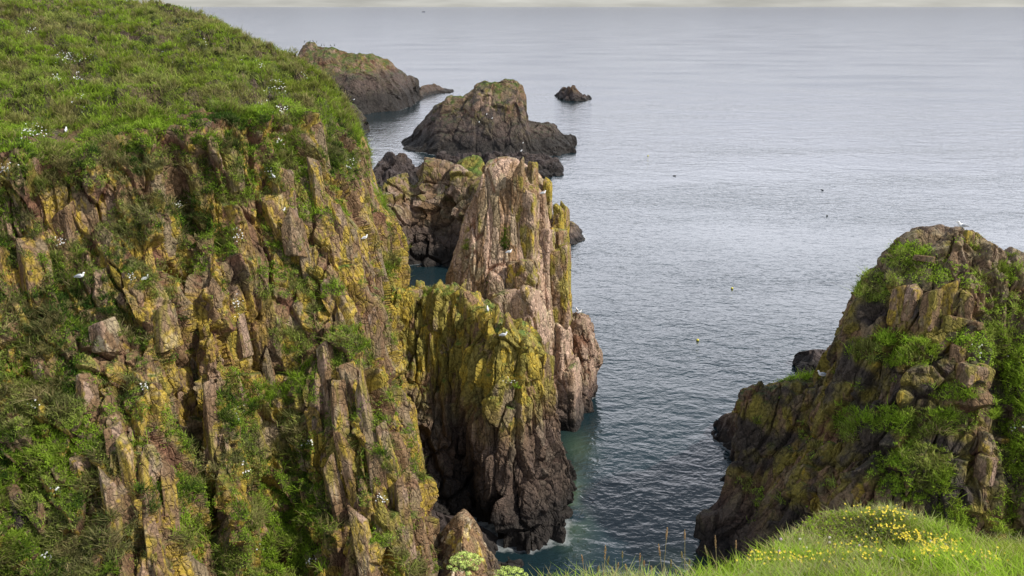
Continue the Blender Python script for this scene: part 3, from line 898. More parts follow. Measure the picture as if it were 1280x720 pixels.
for k, (px, py, w, h) in enumerate(BL):
    c = spot(HW, px, py)
    s = c[1] / (CP * F_PX) * 1.03
    dep = w * s * 1.1
    cc = dict(COL_BLK, lichen=.25 + .6 * ((k * 37) % 11) / 11, pale=.15 + .4 * ((k * 53) % 7) / 7)
    rock_block('rock_block', c + np.array([0, dep * .32, -.05 * h * s]), (w * s * .8, dep, h * s * 1.1), 2000 + 13 * k, cc, R=rot_axis(-.05 - .18 * ((k * 29) % 7) / 7 - (.06 if px > 400 else 0), .12 + .3 * ((k * 19) % 5) / 5, .2 + ((k * 17) % 10) / 8), parent=head, n=14, k=16, jit=.34, taper=.16, slant=.3)

c = spot(HW, 18, 636)
bo_ = rock_block('boulder', c + np.array([0, .25, -.1]), (.75, .8, 1.8), 2901, dict(gain=.7, lichen=.4, olive=.3, pink=.0, pale=.3, moss=.2, soil=0, dark=.6, tide=.3, wet=.5), R=rot_axis(-.25, .2, .5), n=24, k=5, jit=.34, taper=.25, rough=.1)
tag(bo_, 'smooth dark grey boulder in the grass at the lower left edge', 'boulder')

for k, (px, py, w, h) in enumerate([(1195, 405, 34, 22), (1165, 385, 18, 48), (1185, 375, 18, 46), (1206, 390, 16, 44), (1140, 380, 18, 46), (1122, 385, 18, 46), (1200, 447, 20, 34), (1216, 472, 40, 30),
                                    (1210, 298, 16, 16), (1160, 322, 26, 8), (1248, 548, 30, 8), (1236, 590, 20, 40), (885, 660, 30, 40)]):
    c = spot(CW, px, py)
    s = c[1] / (CP * F_PX) * 1.03
    cc = dict(COL_BLK, lichen=.35 + .45 * ((k * 37) % 11) / 11 if px > 1000 else .0, olive=.6, pale=.3, tide=.5 if px > 1000 else 3.0, wet=2)
    rock_block('rock_block', c + np.array([0, w * s * .28, 0]), (w * s * .95, w * s, h * s), 3000 + 13 * k, cc, R=rot_axis(.08, .15, .2 + ((k * 17) % 10) / 8), parent=crag, n=14, k=9, jit=.2, slant=.15)
open("/tmp/tlog","a").write("rocks %.1f\n"%(time.time()-T0))

# ================================================================== VEGETATION
G_LUSH = np.array([.225, .335, .032])
G_MID = np.array([.180, .222, .030])
G_DARK = np.array([.035, .070, .014])
G_STRAW = np.array([.34, .28, .14])
G_OLIVE = np.array([.24, .20, .085])


def blades(base, up, length, width, bend, col, r):
    """Curved two-segment blades as one vertex / face set."""
    n = len(base)
    th = r.random(n) * 2 * np.pi
    side = np.stack([np.cos(th), np.sin(th), np.zeros(n)], -1)
    bd = np.stack([-np.sin(th + r.normal(0, .5, n)), np.cos(th), -.15 * np.ones(n)], -1)
    L, Wd = length[:, None], width[:, None]
    m = base + up * L * .55 + bd * L * bend[:, None] * .25
    t = base + up * L * .92 + bd * L * bend[:, None] * .85
    v = np.stack([base - side * Wd, base + side * Wd, m + side * Wd * .75, m - side * Wd * .75, t], 1)
    i = np.arange(n)[:, None] * 5
    q = i + np.array([[0, 1, 2, 3]])
    tr = i + np.array([[3, 2, 4]])
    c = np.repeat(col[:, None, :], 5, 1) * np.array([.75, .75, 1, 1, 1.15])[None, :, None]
    return v.reshape(-1, 3), q, tr, c.reshape(-1, 3)


def leaves(base, nrmv, size, col, r):
    n = len(base)
    d = nrm(r.normal(0, 1, (n, 3)) * .9 + nrmv)
    a = nrm(np.cross(d, r.normal(0, 1, (n, 3))))
    b = np.cross(d, a)
    s = size[:, None]
    v = np.stack([base - a * s, base + b * s * .55 + d * s * .15, base + a * s, base - b * s * .55 + d * s * .15], 1)
    q = np.arange(n)[:, None] * 4 + np.arange(4)[None]
    return v.reshape(-1, 3), q, np.repeat(col[:, None, :], 4, 1).reshape(-1, 3)


def cell_area(W):
    du, dv = np.gradient(W, axis=0), np.gradient(W, axis=1)
    return np.linalg.norm(np.cross(du, dv), axis=-1)


def visible(W, N):
    """Faces that can be looked at from somewhere near the camera, inside a wide frame."""
    d = nrm(np.array([0, 0, CAM_Z]) - W)
    px, py = project(W)
    return ((N * d).sum(-1) > -.15) & (px > -160) & (px < 1440) & (py > -60) & (py < 860)


def scatter(W, N, dens, r, limit):
    a = cell_area(W) * dens * visible(W, N)
    n = int(min(a.sum(), limit))
    idx = r.choice(a.size, n, p=(a / a.sum()).ravel())
    nu, nv = W.shape[:2]
    i, j = idx // nv, idx % nv
    i2, j2 = np.minimum(i + 1, nu - 1), np.minimum(j + 1, nv - 1)
    a, b = r.random((n, 1)), r.random((n, 1))
    p = W[i, j] + (W[i2, j] - W[i, j]) * a + (W[i, j2] - W[i, j]) * b
    return p, N[i, j], i, j


def tufts(name, W, N, dens, r, limit, nb, length, width, palette, label_kind='stuff', spread_r=.12, leafy=0.0, upmix=.7, patch_seed=0, boost=None):
    """Grass tufts and leafy clumps scattered over a surface as one uncountable cover."""
    p, n, i, j = scatter(W, N, dens, r, limit)
    m = len(p)
    pal = np.array(palette)
    f1 = fbm(p * .35, patch_seed + 1, 3)
    f2 = fbm(p * 1.1, patch_seed + 2, 3)
    c = lerp(pal[0], pal[1], sstep(.35, .62, f1 + .25 * (r.random(m) - .5)))
    c = lerp(c, pal[2], sstep(.55, .75, f2 + .2 * (r.random(m) - .5)) * .8)
    c = lerp(c, pal[3], (r.random(m) < .10) * .8 * r.random(m) + sstep(.50, .66, fbm(p * .45, patch_seed + 5, 3)) * .42)
    size = (.55 + .9 * r.random(m)) * (.55 + 1.1 * sstep(.36, .66, f2))
    isleaf = (fbm(p * .5, patch_seed + 9, 2) + .5 * (r.random(m) - .5)) < leafy
    g = ~isleaf
    V, Q, T, K = [], [], [], []
    off = 0
    if g.any():
        k = g.sum()
        b = np.repeat(p[g], nb, 0) + r.normal(0, spread_r, (k * nb, 3)) * np.array([1, 1, .25])
        lean = r.normal(0, .45, (k * nb, 3)) * np.array([1, 1, .1])
        up = nrm(np.repeat(n[g], nb, 0) * (1 - upmix) + np.array([0, 0, upmix]) + lean)
        L = np.repeat(size[g], nb) * length * (.6 + .8 * r.random(k * nb))
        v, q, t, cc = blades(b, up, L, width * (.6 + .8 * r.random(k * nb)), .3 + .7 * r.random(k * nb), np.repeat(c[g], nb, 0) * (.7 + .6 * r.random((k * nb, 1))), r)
        V.append(v); Q.append(q); T.append(t); K.append(cc)
        off = len(v)
    if isleaf.any():
        k = isleaf.sum()
        nl = int(nb * 1.4)
        dome = r.normal(0, 1, (k * nl, 3))
        dome = nrm(dome) * (r.random((k * nl, 1)) ** .4)
        dome[:, 2] = np.abs(dome[:, 2])
        b = np.repeat(p[isleaf], nl, 0) + dome * (np.repeat(size[isleaf], nl) * length * .62)[:, None]
        lc = np.repeat(lerp(c[isleaf], pal[1] * 1.15, np.full(k, .6)), nl, 0) * (.65 + .7 * r.random((k * nl, 1)))
        v, q, cc = leaves(b, nrm(dome + np.array([0, 0, .4])), width * 1.9 * (.6 + .8 * r.random(k * nl)), lc, r)
        V.append(v); Q.append(q + off); K.append(cc)
    me = mesh_from(name, np.concatenate(V), quads=np.concatenate(Q), tris=np.concatenate(T) if T else None, cols=np.concatenate(K), mat=M_LEAF, smooth=False)
    o = obj(name, me)
    tag(o, kind='stuff')
    return o


r = np.random.default_rng(5)
top = HEAD['top'] * (1 - .96 * HEAD['bare']) * (.35 + 1.1 * sstep(.55, .9, HEAD['hump']))
dist = np.clip(HW[..., 1], 30, 200)
tufts('headland_grass', HW, HN, top * 22 * (48 / dist) ** 1.3, r, 30000, 12, .28, .021, [G_MID, G_LUSH * .95, G_OLIVE, G_STRAW], spread_r=.15, leafy=.22, patch_seed=800)
face = np.clip(HEAD['veg'] * (1 - HEAD['top']), 0, 1.2)
tufts('cliff_ledge_plants', HW, HN, np.where(face > .12, face, 0) * 75, r, 32000, 12, .30, .020, [G_DARK * 1.2, G_LUSH, G_OLIVE, G_STRAW], spread_r=.10, leafy=.5, patch_seed=820, upmix=.6)
tufts('crag_ledge_plants', CW, CN, np.where(CRAG['veg'] > .12, CRAG['veg'], 0) * 80, r, 14000, 12, .28, .020, [G_MID * 1.1, G_LUSH * 1.35, G_LUSH * 1.15, G_STRAW], spread_r=.10, leafy=.55, patch_seed=840, upmix=.6)
bv = ell(BW, BUTT_VEG) * sstep(.0, .5, BN[..., 2])
tufts('buttress_top_grass', BW, BN, np.where(bv > .15, bv, 0) * 90, r, 4000, 12, .16, .016, [G_MID, G_LUSH, G_OLIVE, G_STRAW], spread_r=.06, leafy=.35, patch_seed=860)
sv = ell(SW, [(632, 298, 7, 16, 1.0), (647, 236, 8, 9, 1.2), (614, 352, 6, 12, .9), (655, 262, 4, 16, .6), (583, 305, 4, 10, .6)])
tufts('stack_crevice_plants', SW, SN, np.where(sv > .15, sv, 0) * 90, r, 2000, 12, .22, .018, [G_DARK, G_MID, G_DARK, G_MID], spread_r=.08, leafy=.6, patch_seed=880)
open("/tmp/tlog","a").write("veg %.1f\n"%(time.time()-T0))

# ================================================================== FOREGROUND KNOLL
def ground_z(x, y):
    xe = [-6, -1.5, -.4, .4, 1.3, 2.0, 2.6, 3.2, 3.9, 4.4, 5.0, 6.5, 12]
    ye = [4.2, 4.6, 5.0, 5.55, 5.75, 6.3, 7.3, 8.0, 8.1, 7.3, 6.7, 6.2, 6]
    e = np.interp(x, xe, ye)
    p = np.stack([x, y, 0 * x], -1)
    z = 28.15 - .405 * y + .03 * x * 0
    z = z - .12 * np.exp(-(((x - 3.0) / 1.3) ** 2 + ((y - 6.9) / .35) ** 2))
    z = z + .13 * np.exp(-(((x - 3.45) / .75) ** 2 + ((y - 7.75) / .5) ** 2))
    z = z - .25 * np.clip(-x + .2, 0, 9)
    z = z + (fbm(p * 1.6, 900, 3) - .5) * .22
    d = y - e
    z = z - np.where(d > 0, 1.15 * d + 1.1 * d * d, 0) - .12 * np.exp(-np.abs(d) / .3) * 0
    return np.maximum(z, 12 - y * .3), d


gx, gy = np.meshgrid(np.linspace(-9, 14, 420), np.linspace(-6, 12.5, 380), indexing='ij')
gz, gd = ground_z(gx, gy)
GV = np.stack([gx, gy, gz], -1)
gc = lerp(np.array([.06, .07, .018]) * np.ones(GV.shape), np.array([.13, .10, .05]), sstep(.4, .7, fbm(GV * 2, 910, 3)))
gme = grid_mesh('grassy_knoll', GV[:, ::-1], gc[:, ::-1], M_EARTH)
knoll = obj('grassy_knoll', gme)
tag(knoll, kind='structure')

r = np.random.default_rng(21)
# foreground grass, blade by blade
n = 150000
x = r.uniform(-.6, 6.2, n)
y = r.uniform(4.2, 9.0, n)
z, d = ground_z(x, y)
ok = (d < .35) & (x > -.2 - .3 * r.random(n))
pp = np.stack([x, y, z], -1)
px, py = project(pp)
ok &= (px > 560) & (px < 1340) & (py < 800)
pp, d = pp[ok], d[ok]
m = len(pp)
f1 = fbm(pp * 1.7, 930, 3)
c = lerp(G_MID * 1.25, G_LUSH * 1.3, sstep(.35, .6, f1 + .2 * (r.random(m) - .5)))
pale_w = sstep(.48, .66, fbm(pp * 1.1 + 7, 940, 3) + .2 * (r.random(m) - .5))
c = lerp(c, np.array([.34, .34, .17]), pale_w * .8)
c = lerp(c, G_STRAW * 1.2, (r.random(m) < .17) * .9)
mound = np.exp(-(((pp[:, 0] - 3.1) / .55) ** 2 + ((pp[:, 1] - 7.6) / .5) ** 2))
c = lerp(c, np.array([.19, .15, .075]), np.clip(mound * 1.1 * (r.random(m) < .6), 0, 1))
L = (.07 + .13 * r.random(m)) * (1 - .5 * np.clip(mound, 0, 1)) * (.8 + .5 * f1)
up = nrm(np.stack([r.normal(.05, .35, m), r.normal(-.05, .35, m), np.ones(m)], -1))
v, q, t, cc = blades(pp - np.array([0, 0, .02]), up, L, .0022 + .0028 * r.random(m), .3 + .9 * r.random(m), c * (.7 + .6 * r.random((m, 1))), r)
fg = obj('foreground_grass', mesh_from('foreground_grass', v, quads=q, tris=t, cols=cc, mat=M_LEAF, smooth=False))
tag(fg, kind='stuff')
# low leafy ground cover among it
lk = r.random(m) < .28
lv_, lq_, lc_ = leaves(pp[lk] + np.array([0, 0, .04]) + r.normal(0, .02, (lk.sum(), 3)), np.tile([0, 0, 1.], (lk.sum(), 1)), .010 + .012 * r.random(lk.sum()), lerp(G_LUSH, G_MID, r.random(lk.sum())) * (.7 + .6 * r.random((lk.sum(), 1))), r)
cover = obj('foreground_clover', mesh_from('foreground_clover', lv_, quads=lq_, cols=lc_, mat=M_LEAF, smooth=False))
tag(cover, kind='stuff')


def knoll_at(px, py):
    """Point of the knoll seen at a photo pixel."""
    Y = np.arange(4.0, 10.0, .02)
    d = P(px, py, 1.0) - np.array([0, 0, CAM_Z])
    pts = np.array([0, 0, CAM_Z]) + Y[:, None] * d
    z, _ = ground_z(pts[:, 0], pts[:, 1])
    hit = np.nonzero(pts[:, 2] <= z)[0]
    return np.array([pts[hit[0], 0], pts[hit[0], 1], z[hit[0]]]) if len(hit) else None


# ------------------------------------------------------------------ shape helpers for small things
class MB:
    def __init__(self):
        self.v, self.q, self.t, self.n = [], [], [], 0

    def add(self, v, q=None, t=None):
        self.v.append(np.asarray(v, float))
        if q is not None and len(q):
            self.q.append(np.asarray(q) + self.n)
        if t is not None and len(t):
            self.t.append(np.asarray(t) + self.n)
        self.n += len(v)

    def tube(self, pts, rad, k=6):
        pts = np.asarray(pts, float)
        rad = np.broadcast_to(rad, (len(pts),))
        d = nrm(np.gradient(pts, axis=0))
        ref = np.array([.3, .9, .2]) if abs(d[0, 2]) > .8 else np.array([0, 0, 1.])
        a = nrm(np.cross(d, ref))
        b = np.cross(d, a)
        th = np.arange(k) * 2 * np.pi / k
        v = pts[:, None] + rad[:, None, None] * (a[:, None] * np.cos(th)[None, :, None] + b[:, None] * np.sin(th)[None, :, None])
        m = len(pts)
        idx = np.arange(m * k).reshape(m, k)
        nx = np.roll(idx, -1, 1)
        q = np.stack([idx[:-1], nx[:-1], nx[1:], idx[1:]], -1).reshape(-1, 4)
        self.add(v.reshape(-1, 3), q)

    def ball(self, c, rx, ry, rz, k=8, m=6):
        pts = [np.array(c) + np.array([0, 0, z]) * rz for z in np.cos(np.linspace(np.pi, 0, m))]
        rr = np.sin(np.linspace(np.pi, 0, m)).clip(.02)
        th = np.arange(k) * 2 * np.pi / k
        v = np.array([[p[0] + a * rx * math.cos(t), p[1] + a * ry * math.sin(t), p[2]] for p, a in zip(pts, rr) for t in th])
        idx = np.arange(m * k).reshape(m, k)
        nx = np.roll(idx, -1, 1)
        q = np.stack([idx[:-1], nx[:-1], nx[1:], idx[1:]], -1).reshape(-1, 4)
        self.add(v, q)

    def build(self, name, mat, smooth=True):
        return mesh_from(name, np.concatenate(self.v), quads=np.concatenate(self.q) if self.q else None, tris=np.concatenate(self.t) if self.t else None, mat=mat, smooth=smooth)


# ------------------------------------------------------------------ flowers
M_WHITE = plain_material('white_petals', (.80, .80, .76), .6, .08)
M_YEL = plain_material('yellow_petals', (.80, .62, .03), .6, .15)
M_CREAM = plain_material('cream_flower_head', (.74, .68, .58), .7, .12)
M_LILAC = plain_material('pink_flower_head', (.62, .45, .56), .7, .12)
M_STEM = plain_material('green_stem', (.12, .17, .04), .7, .25)
M_DRY = plain_material('dry_stalk', (.33, .27, .12), .8, .25)
M_SEED = plain_material('tan_seed_head', (.42, .27, .14), .85, .3, 60)
M_UMB = plain_material('lime_umbel', (.46, .56, .13), .7, .25, 60)
M_CAMP = plain_material('campion_leaves', (.07, .12, .03), .7, .3)


def flower_disc(mb, c, nrmv, rad, r, petals=5):
    a = nrm(np.cross(nrmv, r.normal(0, 1, 3)))
    b = np.cross(nrmv, a)
    vs, ts = [c], []
    for k in range(petals):
        for e, rr in ((-.32, .9), (.0, 1.08), (.32, .9)):
            th = 2 * np.pi * (k + e) / petals
            vs.append(c + rad * rr * (a * math.cos(th) + b * math.sin(th)) + nrmv * rad * .25)
        i = 1 + 3 * k
        ts += [[0, i, i + 1], [0, i + 1, i + 2]]
    mb.add(np.array(vs), t=np.array(ts))


def weld_stems(mb, name, mat):
    """One plant: every blossom or leaf joined by a hair-thin stem to the same rootstock."""
    sizes = [len(v) for v in mb.v]
    firsts = np.cumsum([0] + sizes[:-1])
    if len(mb.v) == 1:                                     # leaves come as one batch of four vertices each
        firsts = np.arange(0, sizes[0], 4)
    allv = np.concatenate(mb.v)
    root = allv.mean(0) + np.array([0, .15, -.25])
    n0 = len(allv)
    extra = [root] + [allv[f] * .999 + np.array([.0012, 0, -.001]) for f in firsts]
    t = [[n0, f, n0 + 1 + k] for k, f in enumerate(firsts)]
    nt_before = sum(len(x) for x in mb.q) + sum(len(x) for x in mb.t)
    mb.add(np.array(extra))
    mb.t.append(np.array(t))
    me = mb.build(name, mat, False)
    me.materials.append(M_STEM)
    mi = np.zeros(len(me.polygons), np.int32)
    mi[nt_before:] = 1
    me.polygons.foreach_set('material_index', mi)
    return me


def flower_patch(name, W, N, px, py, rx, ry, count, rad, lift, r, mat, label, cat, group=None, leaf=True, surface=None):
    """A clump of small flowers rooted on the ground, its blossoms one mesh and its leaves a part."""
    pts = []
    if W is not None:
        X, Yp = proj(W)
        ii = np.nonzero(((np.abs(X - px) < 2.2 * rx) & (np.abs(Yp - py) < 2.2 * ry)).ravel())[0]
        Wi, Ni = W.reshape(-1, 3)[ii], N.reshape(-1, 3)[ii]
        if id(N) not in CACHE:
            CACHE[id(N)] = (N, cell_area(W).ravel())
        w = np.exp(-(((X.ravel()[ii] - px) / rx) ** 2 + ((Yp.ravel()[ii] - py) / ry) ** 2) * 1.2) * visible(Wi, Ni) * CACHE[id(N)][1][ii]
        dmin = Wi[:, 1][w > w.max() * .2].min()
        w = w * (Wi[:, 1] < dmin + 9)
        i = r.choice(w.size, count, p=w / w.sum())
        pts = Wi[i]
        nn = nrm(Ni[i] + np.array([0, -.6, .8]))
    else:
        out = []
        while len(out) < count:
            a = r.normal(0, .55, 2)
            k = knoll_at(px + a[0] * rx, py + a[1] * ry)
            if k is not None:
                out.append(k)
        pts = np.array(out)
        nn = np.tile(nrm(np.array([0, -.6, .8])), (count, 1))
    org = pts.mean(0)
    mb, lb = MB(), MB()
    for p, n in zip(pts, nn):
        n = nrm(n + r.normal(0, .3, 3))
        flower_disc(mb, p - org + np.array([0, -.2, .9]) * lift * (.7 + .6 * r.random()), n, rad * (.7 + .6 * r.random()), r)
    me = weld_stems(mb, 'blossoms', mat)
    o = obj(name, me, None, tuple(org))
    tag(o, label, cat, group)
    if leaf:
        k = count
        b = pts - org + r.normal(0, 1, (k, 3)) * rad * 1.5 + np.array([0, 0, lift * .4])
        v, q, _ = leaves(b, nn, np.full(k, rad * 1.2), np.zeros((k, 3)), r)
        lb.add(v, q)
        obj('leaves', weld_stems(lb, 'leaves', M_CAMP), o)
    return o


r = np.random.default_rng(77)
HV = HW
SLOPE_L = 'small cluster of white campion flowers on the grassy headland slope above the cliff'
FACE_L = 'white campion flowers on a ledge of the left cliff face'
CAMPION = [(92, 76, 16, 9, 60, 'biggest white campion clump, upper left of the headland slope'), (72, 101, 8, 6, 20, SLOPE_L), (99, 100, 6, 5, 18, SLOPE_L), (38, 42, 8, 4, 12, SLOPE_L),
           (100, 140, 7, 12, 22, SLOPE_L), (45, 173, 12, 8, 34, 'white campion clump at the cliff rim, far left'), (204, 72, 6, 5, 12, SLOPE_L), (220, 82, 4, 4, 8, SLOPE_L),
           (322, 85, 8, 5, 20, SLOPE_L), (303, 78, 5, 4, 10, SLOPE_L), (346, 112, 12, 6, 36, 'dense white campion patch near the right shoulder of the headland slope'), (352, 144, 7, 6, 18, SLOPE_L), (255, 60, 5, 4, 8, SLOPE_L), (380, 97, 6, 5, 14, SLOPE_L),
           (328, 135, 5, 4, 10, FACE_L), (10, 216, 8, 5, 14, FACE_L), (226, 260, 6, 5, 10, FACE_L), (78, 308, 5, 5, 8, FACE_L), (300, 300, 6, 6, 9, FACE_L), (350, 180, 5, 5, 9, FACE_L), (182, 488, 5, 4, 8, FACE_L),
           (40, 512, 8, 5, 10, FACE_L), (72, 617, 4, 4, 7, FACE_L), (296, 385, 6, 6, 10, FACE_L), (300, 396, 4, 4, 7, FACE_L), (308, 592, 5, 5, 8, FACE_L), (385, 558, 5, 5, 8, FACE_L), (390, 706, 6, 5, 8, FACE_L), (300, 520, 5, 8, 9, FACE_L),
           (478, 628, 6, 5, 9, FACE_L), (165, 350, 5, 4, 6, FACE_L), (60, 700, 6, 4, 6, FACE_L), (330, 690, 5, 4, 7, FACE_L), (335, 222, 6, 5, 9, FACE_L), (440, 208, 5, 4, 8, FACE_L)]
for a in CAMPION:
    px, py, rx, ry, cnt, lab = a
    g = {SLOPE_L: 'campion clusters on the headland slope', FACE_L: 'campion clusters on the cliff face'}.get(lab)
    flower_patch('sea_campion', HW, HN, px, py, rx, ry, int(cnt * 1.9), .036, .30, r, M_WHITE, lab, 'flowers', g)
CR_L = 'white campion flowers among the green leaves on the right slope of the crag'
for px, py, cnt in ((1222, 435, 9), (1228, 447, 9), (1268, 452, 10), (1274, 520, 9), (1268, 540, 8)):
    flower_patch('sea_campion', CW, CN, px, py, 6, 4, cnt, .035, .2, r, M_WHITE, CR_L, 'flowers', 'campion clusters on the crag')
flower_patch('sea_campion', BW, BN, 638, 480, 7, 5, 16, .035, .15, r, M_WHITE, 'white campion tuft clinging to the front of the buttress', 'flowers')
for px, py, rx, ry, cnt, lab in ((238, 36, 14, 5, 40, 'yellow flower patch high on the headland slope'), (346, 76, 14, 6, 46, 'yellow flower patch at the headland skyline, right shoulder'), (240, 68, 10, 4, 16, 'faint yellow flowers mid headland slope')):
    flower_patch('yellow_flower_patch', HW, HN, px, py, rx, ry, cnt, .034, .2, r, M_YEL, lab, 'flowers')
for px, py, rx, ry, cnt, lab in (
        (1105, 652, 40, 10, 75, 'yellow trefoil patch on the crest of the foreground mound'), (1165, 697, 28, 11, 190, 'dense diagonal streak of yellow trefoil right of the mound'), (1135, 683, 20, 5, 60, 'short line of yellow trefoil at the head of the diagonal streak'),
        (1075, 700, 40, 12, 70, 'scattered yellow trefoil below the mound, middle of the knoll'), (1000, 708, 45, 10, 56, 'scattered yellow trefoil on the left half of the knoll'), (1110, 672, 22, 4, 34, 'narrow yellow trefoil band under the mound crest'),
        (935, 708, 30, 7, 26, 'sparse yellow trefoil at the left end of the knoll'), (1220, 712, 30, 6, 22, 'sparse yellow trefoil at the right end of the knoll')):
    flower_patch('yellow_flower_patch', None, None, px, py, rx, ry, cnt, .0085, .15, r, M_YEL, lab, 'flowers')


def flower_head(px, py, hpx, mat, label, rad=.013, group=None):
    base = knoll_at(px, py + hpx)
    if base is None:
        return
    tip = P(px, py, base[1] - .02)
    o = empty('thrift_flower', tuple(base))
    t = tip - base
    mb = MB()
    s = np.linspace(0, 1, 6)[:, None]
    mb.tube(t * s + np.array([.03, 0, 0]) * np.sin(s * 3.1), .0022, 5)
    obj('stem', mb.build('stem', M_STEM), o)
    hb = MB()
    hb.ball(t, rad * .8, rad * .8, rad * .7)
    for _ in range(36):
        d = nrm(r.normal(0, 1, 3) + np.array([0, 0, .5]))
        flower_disc(hb, t + d * rad * .85, d, rad * .35, r)
    obj('flower_head', hb.build('flower_head', mat, False), o)
    tag(o, label, 'flower', group)


FL = 'pale flower head on a thin stem in the foreground grass'
for px, py, h, mt, lab in ((936, 686, 20, M_CREAM, 'left of two white flower heads leaning together at the knoll edge'), (941, 684, 20, M_CREAM, 'right of two white flower heads leaning together at the knoll edge'),
                           (976, 674, 14, M_LILAC, 'pinkish flower head at the crest edge left of the mound'), (974, 689, 14, M_LILAC, 'faded pink flower head just below the crest edge'), (1000, 674, 12, M_CREAM, FL), (1037, 672, 10, M_CREAM, 'upper of two white heads before the mound'),
                           (1037, 678, 9, M_CREAM, 'lower of two white heads before the mound'), (1074, 682, 10, M_LILAC, 'single lilac flower head in front of the mound'), (939, 715, 8, M_CREAM, FL), (1008, 685, 10, M_CREAM, FL), (1095, 714, 8, M_CREAM, FL), (1097, 708, 8, M_LILAC, 'pink-tinged flower head low in the middle of the knoll'), (1128, 700, 9, M_CREAM, FL), (1115, 698, 8, M_CREAM, FL), (1163, 677, 9, M_CREAM, FL), (1176, 675, 9, M_CREAM, FL), (1182, 681, 9, M_CREAM, FL), (1170, 683, 9, M_CREAM, FL)):
    flower_head(px, py, h, mt, lab, group='pale flower heads in the foreground grass' if lab == FL else None)


def seed_stalk(px, py, hpx, head_px, lean, tan, label, group=None, Y=None):
    base = knoll_at(px + lean, py + hpx)
    if base is None or (Y and base[1] > Y):
        base = P(px + lean, py + hpx, Y or 5.4)
    tip = P(px, py, base[1])
    hd = P(px + lean * head_px / max(hpx, 1), py + head_px, base[1])
    o = empty('grass_stalk', tuple(base))
    s = np.linspace(0, 1, 8)[:, None]
    mb = MB()
    curve = (tip - base) * s
    mb.tube(curve, np.linspace(.0028, .0014, 8), 5)
    obj('stem', mb.build('stem', M_DRY if tan else M_STEM), o)
    hb = MB()
    a, b = hd - base, tip - base
    ln = np.linalg.norm(b - a)
    for _ in range(70):
        f = r.random()
        c0 = a + (b - a) * f
        w = .010 * math.sin(math.pi * min(.98, .12 + .8 * f)) + .002
        d = nrm(np.array([r.normal(), r.normal(), 1.2]))
        c1 = c0 + d * w * np.array([1, 1, .6])
        hb.tube([c0, c0 + (c1 - c0) * .5, c1 + (b - a) / ln * .008], [.0012, .0024, .0004], 4)
    obj('seed_head', hb.build('seed_head', M_SEED if tan else M_DRY), o)
    tag(o, label, 'grass stalk', group)


ST = 'thin grass stalk with seed head against the water at the bottom edge'
for px, py, h, hp, ln, tan, lab in ((757, 682, 50, 18, -3, 1, 'tan seed head standing left of the tallest stalks'), (834, 660, 60, 15, -5, 1, 'tallest tan grass stalk against the water'), (823, 680, 42, 16, 6, 1, 'stout tan seed head just left of the tallest stalk'), (856, 663, 50, 12, 0, 1, 'second tallest tan stalk, right of the tallest'),
                                    (727, 694, 26, 10, 4, 1, 'bent tan stalk drooping left above the left grass tuft'), (761, 696, 26, 11, -4, 0, ST), (800, 692, 30, 10, -1, 1, ST), (773, 704, 18, 9, -3, 1, ST), (782, 706, 16, 8, 2, 1, ST), (748, 708, 16, 8, -2, 0, ST), (839, 700, 22, 10, -1, 0, ST), (844, 712, 12, 7, 3, 0, ST), (814, 708, 14, 7, 2, 1, ST), (881, 682, 24, 14, 6, 0, 'pale seed head leaning left beside the dark crag foot'),
                                    (894, 670, 40, 16, 2, 1, 'tall thin tan stalk before the dark crag foot'), (966, 671, 20, 8, 1, 0, 'pale stalk above the knoll crest'), (920, 676, 26, 10, 0, 1, ST), (778, 690, 30, 8, 0, 0, ST), (805, 701, 20, 8, 0, 1, ST), (765, 709, 14, 8, 1, 1, ST), (1184, 656, 22, 8, 4, 0, 'pale drooping stalk right of the mound'), (852, 690, 26, 8, 1, 0, ST), (862, 700, 18, 8, -1, 0, ST)):
    seed_stalk(px, py, h, hp, ln, tan, lab, 'grass stalks along the bottom edge' if lab == ST else None, Y=6.2)


def umbel_plant(px, py, wpx, Y, label, n=26):
    top_ = P(px, py, Y)
    s = Y / F_PX * 1.16
    R = wpx * s / 2
    base = np.array([top_[0] + .02, Y + .05, top_[2] - .75])
    o = empty('umbel_plant', tuple(base))
    t = top_ - base
    hub = t - np.array([0, 0, R * .95])
    mb = MB()
    mb.tube(np.array([[0, 0, 0], hub * .5 + np.array([.01, 0, 0]), hub]), [.009, .007, .006], 7)
    obj('stem', mb.build('stem', M_STEM), o)
    rb, ub = MB(), MB()
    for k in range(n):
        rr = math.sqrt((k + .5) / n)
        th = k * 2.39996
        c0 = hub + np.array([R * rr * math.cos(th) * .92, R * rr * math.sin(th) * .92, R * (.85 - .42 * rr * rr) + r.normal(0, .006)])
        rb.tube([hub, hub + (c0 - hub) * .5 + np.array([0, 0, -.008]), c0], [.0028, .0022, .0018], 5)
        for _ in range(46):
            d = nrm(r.normal(0, 1, 3) * np.array([1, 1, .7]) + np.array([0, 0, .5]))
            q = c0 + d * R * .165 * np.array([1, 1, .6])
            flower_disc(ub, q, d, R * .036, r)
    obj('rays', rb.build('rays', M_STEM), o)
    obj('umbel', ub.build('umbel', M_UMB, False), o)
    tag(o, label, 'plant')


umbel_plant(582, 694, 46, 4.7, 'lime-green umbel flower head in full view at the bottom edge')
umbel_plant(638, 713, 46, 4.7, 'lime-green umbel flower head mostly cut off by the bottom edge')

# ================================================================== BIRDS
M_GULLW = plain_material('white_plumage', (.80, .80, .79), .7, .04)
M_GULLG = plain_material('grey_wing', (.36, .38, .41), .7, .08)
M_BEAK = plain_material('yellow_bill', (.62, .42, .05), .5, .1)
M_LEG = plain_material('dark_leg', (.10, .09, .08), .6, .1)
M_DARKB = plain_material('black_plumage', (.035, .035, .035), .6, .2)


